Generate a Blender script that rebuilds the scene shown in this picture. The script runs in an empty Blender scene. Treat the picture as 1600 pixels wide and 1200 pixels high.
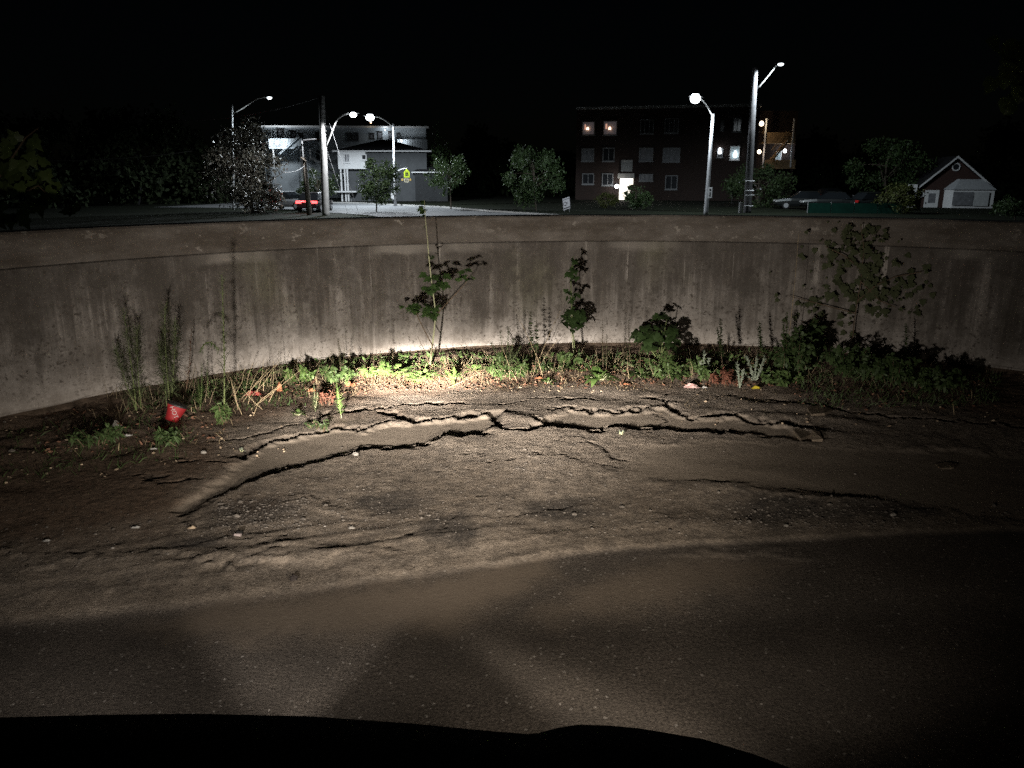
import bpy, math, random
import numpy as np
from mathutils import Vector, Matrix

# ------------------------------------------------------------------ camera, sky, exposure
sc = bpy.context.scene
F = 1220.0; PITCH = math.radians(15.0); CAMH = 2.0
cam_d = bpy.data.cameras.new('camera'); cam = bpy.data.objects.new('camera', cam_d)
sc.collection.objects.link(cam)
cam_d.sensor_width = 36.0; cam_d.lens = F * 36.0 / 1600.0
cam_d.clip_start = 0.05; cam_d.clip_end = 3000
cam.location = (0, 0, CAMH); cam.rotation_euler = (math.pi/2 - PITCH, 0, 0)
sc.camera = cam
w = bpy.data.worlds.new('World'); sc.world = w; w.use_nodes = True
wn = w.node_tree.nodes; wl = w.node_tree.links
sky = wn.new('ShaderNodeTexSky'); sky.sky_type = 'NISHITA'; sky.sun_disc = False
sky.sun_elevation = math.radians(25.0); sky.sun_rotation = math.radians(180)
wl.new(sky.outputs[0], wn['Background'].inputs[0])
wn['Background'].inputs[1].default_value = 0.00012
sc.view_settings.view_transform = 'Standard'; sc.view_settings.look = 'None'
sc.view_settings.exposure = 0.0; sc.view_settings.gamma = 1.0
sc.cycles.use_denoising = False
sc.cycles.max_bounces = 5
sc.cycles.sample_clamp_indirect = 1.0; sc.cycles.sample_clamp_direct = 10.0

COL = sc.collection
R_ = math.radians

# ------------------------------------------------------------------ photo geometry -> place
def ray(px, py):
    u = (px-800)/F; v = (py-600)/F
    return Vector((u, math.cos(PITCH)-v*math.sin(PITCH), -math.sin(PITCH)-v*math.cos(PITCH)))
def gz(px, py, z=0.0):
    r = ray(px, py); return r*((z-CAMH)/r.z) + Vector((0, 0, CAMH))
def gy(px, py, D):
    r = ray(px, py); return r*(D/r.y) + Vector((0, 0, CAMH))
FARZ = -0.8
WC = Vector((1.176, 2.67, 0)); WR = 6.331           # the wall is part of a circle
WTOP = 1.555

# ------------------------------------------------------------------ materials
def nmat(name, rough=0.8, spec=0.3):
    m = bpy.data.materials.new(name); m.use_nodes = True
    nt = m.node_tree; b = nt.nodes['Principled BSDF']
    b.inputs['Roughness'].default_value = rough
    b.inputs['Specular IOR Level'].default_value = spec
    return m, nt, b
def N(nt, typ, **kw):
    n = nt.nodes.new(typ)
    for k, v in kw.items():
        if k.startswith('i_'):
            key = k[2:]; key = int(key) if key.isdigit() else key.replace('_', ' ')
            n.inputs[key].default_value = v
        else: setattr(n, k, v)
    return n
def ramp(nt, src, stops, interp='LINEAR'):
    r = nt.nodes.new('ShaderNodeValToRGB'); r.color_ramp.interpolation = interp
    el = r.color_ramp.elements
    while len(el) < len(stops): el.new(0.5)
    for e, (p, c) in zip(el, stops):
        e.position = p
        e.color = (c, c, c, 1) if isinstance(c, (int, float)) else (*c, 1)
    nt.links.new(src, r.inputs[0]); return r
def mix(nt, fac, a, b, mode='MIX'):
    n = nt.nodes.new('ShaderNodeMix'); n.data_type = 'RGBA'; n.blend_type = mode
    L = nt.links
    for sock, v in ((n.inputs[0], fac), (n.inputs[6], a), (n.inputs[7], b)):
        if hasattr(v, 'is_linked'): L.new(v, sock)
        elif isinstance(v, (int, float)): sock.default_value = v if sock.type == 'VALUE' else (v, v, v, 1)
        else: sock.default_value = (*v, 1)
    return n.outputs[2]
def math_(nt, op, a, b=None, clamp=False):
    n = nt.nodes.new('ShaderNodeMath'); n.operation = op; n.use_clamp = clamp
    for i, v in enumerate((a, b)):
        if v is None: continue
        if hasattr(v, 'is_linked'): nt.links.new(v, n.inputs[i])
        else: n.inputs[i].default_value = v
    return n.outputs[0]
def plain(name, col, rough=0.7, spec=0.3, var=0.15, scale=6.0, metal=0.0, bump=0.0, bscale=60):
    m, nt, b = nmat(name, rough, spec)
    tc = N(nt, 'ShaderNodeTexCoord'); no = N(nt, 'ShaderNodeTexNoise', i_Scale=scale, i_Detail=5.0)
    nt.links.new(tc.outputs['Object'], no.inputs['Vector'])
    lo = tuple(c*(1-var) for c in col); hi = tuple(min(1, c*(1+var)) for c in col)
    r = ramp(nt, no.outputs[0], [(0.3, lo), (0.7, hi)])
    nt.links.new(r.outputs[0], b.inputs['Base Color']); b.inputs['Metallic'].default_value = metal
    if bump:
        n2 = N(nt, 'ShaderNodeTexNoise', i_Scale=bscale, i_Detail=4.0); nt.links.new(tc.outputs['Object'], n2.inputs['Vector'])
        bp = N(nt, 'ShaderNodeBump', i_Strength=bump, i_Distance=0.02)
        nt.links.new(n2.outputs[0], bp.inputs['Height']); nt.links.new(bp.outputs[0], b.inputs['Normal'])
    return m
def leafmat(name, c1, c2, rough=0.5, spec=0.4, scale=25.0, trans=0.25):
    m, nt, b = nmat(name, rough, spec)
    tc = N(nt, 'ShaderNodeTexCoord'); no = N(nt, 'ShaderNodeTexNoise', i_Scale=scale, i_Detail=3.0)
    nt.links.new(tc.outputs['Object'], no.inputs['Vector'])
    gi = N(nt, 'ShaderNodeNewGeometry')
    f = math_(nt, 'ADD', math_(nt, 'MULTIPLY', no.outputs[0], 0.6), math_(nt, 'MULTIPLY', gi.outputs['Random Per Island'], 0.45))
    r = ramp(nt, f, [(0.2, c1), (0.75, c2)])
    nt.links.new(r.outputs[0], b.inputs['Base Color'])
    if trans:
        t = N(nt, 'ShaderNodeBsdfTranslucent'); nt.links.new(r.outputs[0], t.inputs[0])
        ms = N(nt, 'ShaderNodeMixShader', i_0=trans)
        nt.links.new(b.outputs[0], ms.inputs[1]); nt.links.new(t.outputs[0], ms.inputs[2])
        nt.links.new(ms.outputs[0], nt.nodes['Material Output'].inputs[0])
    return m
def emit(name, col, strength):
    m, nt, b = nmat(name, 0.5)
    b.inputs['Base Color'].default_value = (*[c*0.5 for c in col], 1)
    b.inputs['Emission Color'].default_value = (*col, 1); b.inputs['Emission Strength'].default_value = strength
    if strength < 3: m.cycles.emission_sampling = 'NONE'
    return m

M = {}
M['metal'] = plain('galvanised_metal', (0.32, 0.33, 0.34), 0.5, 0.5, 0.15, 3, 0.3)
M['pole_conc'] = plain('pole_concrete', (0.34, 0.34, 0.33), 0.85, 0.2, 0.2, 4)
M['pole_dark'] = plain('pole_grey', (0.12, 0.12, 0.125), 0.85, 0.2, 0.2, 4)
M['pole_wood'] = plain('pole_wood', (0.22, 0.19, 0.16), 0.9, 0.15, 0.3, 5)
M['dark_metal'] = plain('dark_metal', (0.03, 0.03, 0.03), 0.5, 0.4)
M['black_paint'] = plain('black_car_paint', (0.003, 0.003, 0.003), 0.9, 0.03, 0.1)
M['black_plastic'] = plain('black_plastic', (0.012, 0.012, 0.012), 0.75, 0.2)
M['rubber'] = plain('tyre_rubber', (0.015, 0.015, 0.015), 0.9, 0.1)
M['glass'] = plain('dark_glass', (0.01, 0.012, 0.014), 0.1, 0.5, 0.05)
M['white_sid'] = plain('white_siding', (0.36, 0.40, 0.43), 0.8, 0.2, 0.08, 2)
M['grey_sid'] = plain('grey_siding', (0.075, 0.08, 0.085), 0.85, 0.2, 0.1, 2)
M['white_trim'] = plain('white_trim', (0.62, 0.63, 0.64), 0.6, 0.3, 0.05, 2)
M['roof'] = plain('dark_shingle', (0.02, 0.02, 0.022), 0.95, 0.1, 0.2, 3)
M['brick'] = None
M['curtain'] = plain('window_curtain', (0.25, 0.25, 0.27), 0.9, 0.1, 0.5, 5)
def brickmat(name, c1, c2, mortar, scale):
    m, nt, b = nmat(name, 0.9, 0.15)
    tc = N(nt, 'ShaderNodeTexCoord'); mp = N(nt, 'ShaderNodeMapping'); mp.inputs['Rotation'].default_value = (R_(90), 0, 0)
    nt.links.new(tc.outputs['Object'], mp.inputs[0])
    br = N(nt, 'ShaderNodeTexBrick', i_Scale=scale, i_Mortar_Size=0.012)
    br.inputs['Color1'].default_value = (*c1, 1); br.inputs['Color2'].default_value = (*c2, 1); br.inputs['Mortar'].default_value = (*mortar, 1)
    nt.links.new(mp.outputs[0], br.inputs[0]); nt.links.new(br.outputs[0], b.inputs['Base Color'])
    return m
M['brick'] = brickmat('brown_brick', (0.042, 0.028, 0.024), (0.028, 0.020, 0.018), (0.044, 0.039, 0.035), 4.5)
M['brick_red'] = brickmat('red_brick', (0.06, 0.032, 0.027), (0.042, 0.023, 0.020), (0.06, 0.05, 0.046), 4.5)

# ------------------------------------------------------------------ mesh helpers
class MB:
    def __init__(s): s.v = []; s.f = []
    def quad(s, a, b, c, d):
        n = len(s.v); s.v += [tuple(a), tuple(b), tuple(c), tuple(d)]; s.f.append((n, n+1, n+2, n+3))
    def tri(s, a, b, c):
        n = len(s.v); s.v += [tuple(a), tuple(b), tuple(c)]; s.f.append((n, n+1, n+2))
    def poly(s, pts):
        n = len(s.v); s.v += [tuple(p) for p in pts]; s.f.append(tuple(range(n, n+len(pts))))
    def box(s, x0, x1, y0, y1, z0, z1, fr=None):
        P = [(x, y, z) for z in (z0, z1) for x, y in ((x0, y0), (x1, y0), (x1, y1), (x0, y1))]
        if fr: P = [tuple(fr(*p)) for p in P]
        n = len(s.v); s.v += P
        s.f += [tuple(n+i for i in q) for q in ((3,2,1,0), (4,5,6,7), (0,1,5,4), (1,2,6,5), (2,3,7,6), (3,0,4,7))]
    def tube(s, pts, rad, n=6, cap=True):
        pts = [Vector(p) for p in pts]
        if not hasattr(rad, '__len__'): rad = [rad]*len(pts)
        keep = [0]+[i for i in range(1, len(pts)) if (pts[i]-pts[i-1]).length > 1e-6]; pts = [pts[i] for i in keep]; rad = [rad[i] for i in keep]; k = len(pts)
        base = len(s.v); side = None
        for i, p in enumerate(pts):
            t = (pts[min(i+1, k-1)] - pts[max(i-1, 0)]).normalized()
            if side is None:
                ref = Vector((1, 0, 0)) if abs(t.x) < 0.9 else Vector((0, 1, 0)); side = t.cross(ref).normalized()
            side = (side - t*side.dot(t)).normalized(); up = t.cross(side)
            for j in range(n):
                a = 2*math.pi*j/n; s.v.append(tuple(p + (side*math.cos(a) + up*math.sin(a))*rad[i]))
        for i in range(k-1):
            for j in range(n):
                a = base+i*n+j; b = base+i*n+(j+1) % n; s.f.append((a, b, b+n, a+n))
        if cap:
            s.f.append(tuple(base+j for j in reversed(range(n)))); s.f.append(tuple(base+(k-1)*n+j for j in range(n)))
    def blade(s, base, d, up, L, W, droop=0.3, segs=3, shape=(0.5, 1.0, 0.7, 0.0), fold=0.0):
        """leaf strip: starts at base, runs along d, droops downward"""
        base = Vector(base); d = Vector(d).normalized(); up = Vector(up)
        sd = d.cross(up)
        if sd.length < 1e-4: sd = d.cross(Vector((1, 0.1, 0)))
        sd.normalize(); nrm = sd.cross(d)
        n0 = len(s.v)
        for i in range(segs+1):
            t = i/segs; c = base + d*(L*t) - Vector((0, 0, 1))*(droop*L*t*t)
            q = t*(len(shape)-1); j = min(int(q), len(shape)-2); wv = W*0.5*(shape[j] + (shape[j+1]-shape[j])*(q-j))
            wv = max(wv, W*0.02)
            s.v.append(tuple(c - sd*wv + nrm*fold*wv)); s.v.append(tuple(c + sd*wv + nrm*fold*wv))
        for i in range(segs):
            a = n0+2*i; s.f.append((a, a+1, a+3, a+2))
    def palm(s, base, d, nrm, S, outline, fold=0.15):
        """lobed leaf, fan of faces about the midrib"""
        d = Vector(d).normalized(); nrm = Vector(nrm); sd = d.cross(nrm).normalized(); nrm = sd.cross(d)
        base = Vector(base); n0 = len(s.v)
        s.v.append(tuple(base + d*(0.42*S)))
        for (a, b) in outline:
            s.v.append(tuple(base + d*(b*S) + sd*(a*S) + nrm*(fold*S*(abs(a)) - 0.18*S*b*b)))
        m = len(outline)
        for i in range(m): s.f.append((n0, n0+1+i, n0+1+(i+1) % m))
MAPLE = [(0,0),(0.12,0.02),(0.34,-0.06),(0.28,0.14),(0.56,0.30),(0.40,0.36),(0.52,0.60),(0.30,0.52),(0.20,0.62),(0.22,0.80),(0.08,0.78),(0,1.05),
         (-0.08,0.78),(-0.22,0.80),(-0.20,0.62),(-0.30,0.52),(-0.52,0.60),(-0.40,0.36),(-0.56,0.30),(-0.28,0.14),(-0.34,-0.06),(-0.12,0.02)]
ROUND = [(0,0),(0.22,-0.06),(0.42,0.05),(0.52,0.28),(0.42,0.55),(0.25,0.78),(0,1.0),(-0.25,0.78),(-0.42,0.55),(-0.52,0.28),(-0.42,0.05),(-0.22,-0.06)]
IVY = [(0,0),(0.25,-0.08),(0.50,0.12),(0.36,0.32),(0.42,0.55),(0.2,0.6),(0,1.0),(-0.2,0.6),(-0.42,0.55),(-0.36,0.32),(-0.50,0.12),(-0.25,-0.08)]

def obj(name, mb, mat, parent=None, loc=None, smooth=False):
    """ONE mesh object; vertices are given in place, stored about the thing's own base"""
    if parent is not None:
        r = parent; o0 = Vector((0, 0, 0))
        while r is not None: o0 += r.location; r = r.parent
    else: o0 = Vector(loc) if loc is not None else Vector((0, 0, 0))
    me = bpy.data.meshes.new(name)
    me.from_pydata([(p[0]-o0.x, p[1]-o0.y, p[2]-o0.z) for p in mb.v], [], mb.f)
    me.materials.append(M[mat] if isinstance(mat, str) else mat)
    if smooth: me.polygons.foreach_set('use_smooth', [True]*len(me.polygons))
    me.update()
    o = bpy.data.objects.new(name, me); COL.objects.link(o)
    if parent is not None: o.parent = parent
    else: o.location = o0
    return o
def tag(o, label, cat, group=None):
    o['label'] = label; o['category'] = cat
    if group: o['group'] = group
    return o
def thing(name, label, cat, loc, group=None):
    o = bpy.data.objects.new(name, None); COL.objects.link(o); o.location = loc; o.empty_display_size = 0.1
    return tag(o, label, cat, group)
def stuff(o): o['kind'] = 'stuff'; return o
def lamp(name, typ, loc, energy, col, parent=None, size=0.1, rot=None, spot=None, blend=0.5):
    d = bpy.data.lights.new(name, typ); d.energy = energy; d.color = col
    if typ in ('POINT', 'SPOT'): d.shadow_soft_size = size
    if typ == 'SPOT' and spot: d.spot_size = R_(spot); d.spot_blend = blend
    o = bpy.data.objects.new(name, d); COL.objects.link(o)
    if parent is not None:
        r = parent; o0 = Vector((0, 0, 0))
        while r is not None: o0 += r.location; r = r.parent
        o.parent = parent; o.location = Vector(loc)-o0
    else: o.location = loc
    if rot: o.rotation_euler = rot
    return o
def bez(p0, p1, p2, n=8):
    p0, p1, p2 = Vector(p0), Vector(p1), Vector(p2)
    return [p0*(1-t)**2 + p1*2*t*(1-t) + p2*t*t for t in [i/n for i in range(n+1)]]

# ------------------------------------------------------------------ numpy noise
_rng = np.random.default_rng(7); _tab = _rng.random((256, 256))
def vnoise(x, y):
    xi = np.floor(x).astype(int); yi = np.floor(y).astype(int); fx = x-xi; fy = y-yi
    fx = fx*fx*(3-2*fx); fy = fy*fy*(3-2*fy)
    a = _tab[xi % 256, yi % 256]; b = _tab[(xi+1) % 256, yi % 256]; c = _tab[xi % 256, (yi+1) % 256]; d = _tab[(xi+1) % 256, (yi+1) % 256]
    return (a*(1-fx)+b*fx)*(1-fy) + (c*(1-fx)+d*fx)*fy - 0.5
def fbm(x, y, o=4):
    s = 0; a = 1.0
    for i in range(o): s = s + a*vnoise(x*2**i+17.3*i, y*2**i+5.1*i); a *= 0.5
    return s
def sstep(e0, e1, x):
    t = np.clip((x-e0)/(e1-e0), 0, 1); return t*t*(3-2*t)

# ------------------------------------------------------------------ ground (one sheet to the horizon)
CR = [  # cracks as they run over the ground: (width m, depth m, near lip m, points)
 (.050,.10,.020,[(509,653),(541,647),(594,639),(600,640.6),(645,635),(681,634),(714,635.4)]),
 (.022,.05,.008,[(340,694),(390,686),(437,672),(480,662),(509,653)]),
 (.050,.10,.015,[(379,716),(415,693),(450,687),(480,680),(509,674),(528,667),(541,670.5),(567,670.5),(606,662)]),
 (.075,.14,.020,[(600,648),(619,652.6),(632,657.5),(649,661),(681,656),(714,654),(772,647)]),
 (.030,.08,.014,[(400,755),(418,747),(476,726),(522,714),(548,710),(564,702),(590,703),(626,700),(665,696.5),(688,686),(730,683.5),(759,682)]),
 (.010,.02,.006,[(372,773),(421,774.5),(476,778),(509,787.5),(551,795.6)]),
 (.012,.03,.004,[(723,711),(759,714)]), (.014,.03,.006,[(743,722.5),(780,724),(821,722)]),
 (.045,.10,.015,[(773,651),(775,664.6),(790,673),(811,676.4),(827,676),(839,669.7)]),
 (.045,.10,.012,[(841,658),(858,668),(875,671),(895,669.7),(912,673),(935,676.4),(949,668.7),(976,669.7),(1003,674.7),(1047,672),(1053,675.8),(1084,673.7),(1121,677),(1138,673)]),
 (.045,.10,.012,[(858,642.7),(891,639),(912,641),(925,644.4),(937,640),(962,644),(979,641),(996,642),(1011,637.6)]),
 (.022,.05,.006,[(780,634),(821,629),(878,623),(912,622.4),(929,626)]),
 (.055,.12,.020,[(1016,624),(1030,626),(1043,631),(1047,637.6),(1064,648),(1080,654),(1101,653),(1131,650.4),(1151,650.4),(1178,659.6),(1199,662),(1226,661),(1246,668),(1270,672)]),
 (.025,.05,.010,[(1123,621.4),(1148,620)]), (.02,.04,.006,[(1040,620),(1055,616),(1072,617)]),
 (.018,.04,.008,[(908,693),(929,697),(956,713.6),(983,725)]),
 (.018,.04,.008,[(837,713.6),(878,715),(912,723.7),(942,727),(962,734)]),
 (.012,.03,.004,[(780,810),(811,804.7),(878,794.6),(898,791)]),
 (.020,.05,.008,[(202,750),(229,753.6),(250,757),(277,758),(297,753.6),(312,752)]),
 (.025,.05,.008,[(273,718),(290,725.6),(317,723),(354,725)]),
 (.014,.03,.004,[(67,861),(115,866.6),(175,875)]),
 (.03,.06,.010,[(1200,625),(1300,640),(1400,655),(1600,672)]),
 (.012,.03,.003,[(640,735),(700,742),(760,738)]), (.012,.03,.003,[(700,790),(735,780),(760,775)]),
 (.012,.03,.003,[(1010,637),(1045,655),(1030,662)]), (.010,.02,.003,[(1085,633),(1115,628),(1150,634)]),
 (.010,.02,.003,[(640,646),(690,642),(730,648),(742,655)]), (.010,.02,.003,[(785,640),(800,652),(838,655)]),
 (.010,.02,.003,[(860,690),(900,684),(940,686)]), (.012,.03,.003,[(690,830),(705,812),(722,800)]),
 (.012,.03,.003,[(620,850),(650,838),(690,834)]), (.010,.02,.003,[(560,868),(600,860),(640,868)]),
]
RIDGE = [ # little steps whose near face catches the light: (height, width, points)
 (.030,.05,[(255,868),(270,871),(304,880),(324,884)]), (.030,.05,[(337,878),(391,889),(398,890)]), (.025,.05,[(402,886),(425,889)]),
 (.022,.05,[(440,893),(455,895)]), (.02,.06,[(355,850),(400,852),(440,862)]), (.015,.05,[(450,790),(520,806),(560,812)]),
 (.02,.06,[(0,870),(60,885),(130,880)]), (.018,.05,[(560,905),(600,896),(640,890)]), (.015,.05,[(500,885),(540,880),(600,870)]),
 (.015,.05,[(1160,770),(1260,785),(1380,790)]), (.02,.06,[(1080,870),(1180,862),(1240,870)]),
]
EDGE = [(-500,1030),(-200,1000),(0,977),(155,961),(300,945),(500,920),(700,893),(850,872),(1000,857),(1200,846),(1400,835),(1600,828),(1900,818),(2400,800)]
SILT_CH = [(270,800),(330,760),(380,722),(415,697),(480,684),(528,671),(568,674),(606,666),(640,664),(690,660),(772,651),(776,668),(755,680),(688,684),(665,693),(626,697),(564,700),(520,712),(476,724),(418,744),(379,760),(340,778),(290,812)]
SILT_R = [(844,659),(890,643),(937,646),(1010,642),(1044,640),(1064,652),(1101,657),(1151,655),(1230,668),(1290,685),(1250,690),(1138,675),(1084,671),(1047,669),(976,667),(912,671),(860,666)]
SILT_B = [(985,752),(1000,700),(1150,690),(1300,700),(1700,720),(1700,835),(1380,785),(1250,765),(1165,759),(1097,753)]
SILT_N = [(220,985),(330,947),(560,917),(850,876),(870,905),(790,930),(700,985),(560,992),(400,1000),(280,1000)]
SILT_N2 = [(830,960),(900,925),(980,890),(1120,868),(1240,880),(1150,920),(980,955),(860,970)]
def to_w(pts): return np.array([tuple(gz(a, b).xy) for a, b in pts])
def pl_dist(X, Y, P, pad):
    """distance to polyline, and signed far-side (+ = farther from camera)"""
    d = np.full(X.shape, 9.0); sg = np.zeros(X.shape)
    for (ax, ay), (bx, by) in zip(P[:-1], P[1:]):
        vx, vy = bx-ax, by-ay; L2 = vx*vx+vy*vy+1e-9
        t = np.clip(((X-ax)*vx+(Y-ay)*vy)/L2, 0, 1); qx = X-ax-t*vx; qy = Y-ay-t*vy
        dd = np.hypot(qx, qy); m = dd < d
        d = np.where(m, dd, d); sg = np.where(m, qy, sg)
    return d, sg
def in_poly(X, Y, P):
    ins = np.zeros(X.shape, bool); n = len(P)
    for i in range(n):
        x1, y1 = P[i]; x2, y2 = P[(i+1) % n]
        c = ((y1 > Y) != (y2 > Y)) & (X < (x2-x1)*(Y-y1)/(y2-y1+1e-12)+x1); ins ^= c
    return ins
def soft_poly(X, Y, P, s):
    d, _ = pl_dist(X, Y, np.vstack([P, P[:1]]), 0)
    return sstep(-s, s, np.where(in_poly(X, Y, P), d, -d))
EDGE_W = to_w(EDGE); _o = np.argsort(EDGE_W[:, 0]); EDGE_W = EDGE_W[_o]
def edge_side(X, Y):  # >0 on the dirt side
    return Y - np.interp(X, EDGE_W[:, 0], EDGE_W[:, 1])

def _grit(X, Y):
    h = np.sin(X*12.9898*37.0+Y*78.233*29.0)*43758.5453; return (h-np.floor(h)-0.5)*2
def ground_fields(X, Y):
    near = (np.abs(X) < 9) & (Y > 1.5) & (Y < 10)
    wx = X + 0.04*fbm(X*7, Y*7, 3) + 0.025*fbm(X*26, Y*26, 3); wy = Y + 0.08*fbm(X*6+50, Y*6, 3) + 0.075*fbm(X*17+9, Y*17, 3)
    r = np.hypot(X-WC.x, Y-WC.y)
    es = edge_side(X, Y) + 0.03*fbm(X*5, Y*5, 4)
    dirt = sstep(-0.03, 0.03, es)
    inside = 1-sstep(-0.02, 0.1, r-WR)
    lumps = 0.030*fbm(X*1.3, Y*1.3, 2) + 0.006*fbm(X*4+3, Y*4, 3) + 0.003*np.abs(fbm(X*14, Y*14, 2))
    rip = 0.006*np.sin(14*(Y*1.0+0.25*X)+6*fbm(X*1.2, Y*1.2, 3))*sstep(-.1, .35, fbm(X*1.1+9, Y*1.6, 2))
    z = dirt*(0.016 + (lumps+rip)*sstep(0.0, 0.4, es)) + (1-dirt)*0.006*fbm(X*1.2, Y*1.2, 3)
    c_ = gz(520, 868); rm = np.exp(-((X-c_.x)/1.5)**2-((Y-c_.y)/.45)**2)
    z = z + 0.006*rm*np.maximum(0, np.sin(38*(Y*.85-X*.28)+5*fbm(X*1.5, Y*1.5, 3)))*dirt
    rough = dirt*(0.0020*(_grit(X, Y)) + 0.0012*fbm(X*22, Y*22, 3))
    silt = np.zeros(X.shape)
    for P in (SILT_CH, SILT_R): silt = np.maximum(silt, soft_poly(wx, wy, to_w(P), 0.05))
    siltb = soft_poly(wx, wy, to_w(SILT_B), 0.06)
    siltn = np.maximum(soft_poly(wx, wy, to_w(SILT_N), 0.12), soft_poly(wx, wy, to_w(SILT_N2), 0.14)*0.8)
    silt = silt*sstep(-2.75, -1.75, X+.25*fbm(X*4, Y*4, 3)); z = z*(1-0.7*silt) - 0.015*silt; z = z*(1-0.6*siltb) + rough*(1-0.8*np.maximum(silt, siltb))
    # berm of soil that climbs to the wall
    near_w = sstep(-2.2, -0.4, r-WR)*inside*sstep(4, 5.5, Y)
    z = z + 0.05*near_w + 0.05*near_w*fbm(X*3.1, Y*3.1, 4)
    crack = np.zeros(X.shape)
    for wd, dp, lip, pts in CR:
        wd, dp, lip = (wd*.40, dp*.85, lip*.2) if wd > .021 else (wd*.34, dp*.5, lip*.15)
        P = to_w(pts); pad = 0.6
        bb = (X > P[:, 0].min()-pad) & (X < P[:, 0].max()+pad) & (Y > P[:, 1].min()-pad) & (Y < P[:, 1].max()+pad)
        if not bb.any(): continue
        d, sg = pl_dist(wx[bb], wy[bb], P, pad)
        wv = wd*(0.35+1.5*np.clip(fbm(X[bb]*5+wd*99, Y[bb]*5, 3)+0.38, 0, 1.3))
        tr = np.where(sg < 0, 1-sstep(0.55, 1.0, d/wv), (1-sstep(0.3, 3.4, d/wv)))
        lipm = np.where(sg < 0, np.exp(-np.maximum(d-wv*0.6, 0)/0.13), 0.0)
        far = np.where(sg >= 0, np.exp(-np.maximum(d-wv*0.6, 0)/0.2), 0.0)
        z[bb] += lip*lipm - 0.9*lip*far - 0.6*dp*tr; crack[bb] = np.maximum(crack[bb], np.where(sg < 0, 1-sstep(.6, 1.3, d/wv), 1-sstep(1.2, 3.8, d/wv)))  # mask runs wide on the far side so painted dark hides lit rims
    for hh, wd, pts in RIDGE:
        P = to_w(pts); bb = (X > P[:, 0].min()-.4) & (X < P[:, 0].max()+.4) & (Y > P[:, 1].min()-.4) & (Y < P[:, 1].max()+.4)
        if not bb.any(): continue
        d, sg = pl_dist(wx[bb], wy[bb], P, 0); sd = np.where(sg < 0, -d, d)
        z[bb] += 0.6*hh*np.exp(-np.abs(sd)/0.10)*sstep(-wd*.5, wd*.5, sd)
    out = sstep(0.1, 7.0, r-WR)*sstep(2.0, 9.0, Y)
    z = np.where(r > WR+0.1, 0, z) + FARZ*out
    dark = np.zeros(X.shape)   # loose dark gravel
    for cx, cy, rx, ry in ((395,805,80,26),(300,855,50,10),(1240,800,140,30),(870,800,70,22),(1420,800,110,16),(620,790,70,18),(700,830,50,30)):
        c = gz(cx, cy); sx = abs(gz(cx+rx, cy).x-c.x); sy = abs(gz(cx, cy-ry).y-c.y)
        dark = np.maximum(dark, 1-sstep(0.4, 1.2, np.hypot((X-c.x)/sx, (Y-c.y)/sy)+0.9*fbm(X*4, Y*4, 4)))
    org = sstep(-1.95, -1.35, r-WR + 0.5*fbm(X*2.2, Y*2.2, 4))*inside*sstep(5.0, 6.2, Y)
    # soil on the far left of the lot is full of rotted leaves
    lc = gz(60, 740); org = np.maximum(org, (1-sstep(.6, 1.3, np.hypot((X-lc.x)/1.5, (Y-lc.y)/1.1)+.5*fbm(X*2, Y*2, 3)))*inside)
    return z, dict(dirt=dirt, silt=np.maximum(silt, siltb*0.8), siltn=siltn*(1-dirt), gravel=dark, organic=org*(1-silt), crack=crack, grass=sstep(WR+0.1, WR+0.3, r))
def gzone(px, py):
    """point on the built ground under a photo position"""
    p = gz(px, py); z = float(ground_fields(np.array([p.x]), np.array([p.y]))[0][0]); p2 = gz(px, py, z); p2.z = z; return p2

def axis(fine0, fine1, step, far0, far1, k=1.18):
    a = list(np.arange(fine0, fine1, step)); s = step
    x = a[-1]
    while x < far1: s *= k; x += s; a.append(x)
    s = step; x = fine0; pre = []
    while x > far0: s *= k; x -= s; pre.append(x)
    return np.array(pre[::-1]+a)
gx = axis(-5.6, 5.9, 0.0165, -900, 900, 1.22)
gyv = np.concatenate([axis(3.5, 9.05, 0.0165, 3.4, 1500, 1.2)[3:]])
gyv = np.concatenate([np.array([-600,-200,-80,-30,-12,-6,-3,-1.5,-.5,0,.4,.8,1.2,1.5]), np.arange(1.75, gyv[0]-0.01, 0.035), gyv])
GX, GY = np.meshgrid(gx, gyv); gshape = GX.shape
gzv, gat = ground_fields(GX.ravel(), GY.ravel())
me = bpy.data.meshes.new('ground')
nv = GX.size; ny, nx = gshape
me.vertices.add(nv); me.vertices.foreach_set('co', np.stack([GX.ravel(), GY.ravel(), gzv], 1).astype(np.float32).ravel())
idx = np.arange(nv).reshape(gshape); q = np.stack([idx[:-1, :-1], idx[:-1, 1:], idx[1:, 1:], idx[1:, :-1]], -1).reshape(-1, 4)
me.loops.add(q.size); me.loops.foreach_set('vertex_index', q.ravel().astype(np.int32))
me.polygons.add(len(q)); me.polygons.foreach_set('loop_start', (np.arange(len(q))*4).astype(np.int32)); me.polygons.foreach_set('loop_total', np.full(len(q), 4, np.int32))
me.update(calc_edges=True)
me.polygons.foreach_set('use_smooth', [True]*len(q))
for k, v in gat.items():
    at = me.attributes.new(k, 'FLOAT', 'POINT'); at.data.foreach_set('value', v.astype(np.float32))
m, nt, b = nmat('ground_material', 0.95, 0.12)
A = {k: N(nt, 'ShaderNodeAttribute', attribute_name=k).outputs['Fac'] for k in gat}
tc = N(nt, 'ShaderNodeTexCoord'); O = tc.outputs['Object']
def noise(scale, detail=4, rough=0.5):
    n = N(nt, 'ShaderNodeTexNoise', i_Scale=scale, i_Detail=float(detail), i_Roughness=rough); nt.links.new(O, n.inputs['Vector']); return n.outputs[0]
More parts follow.
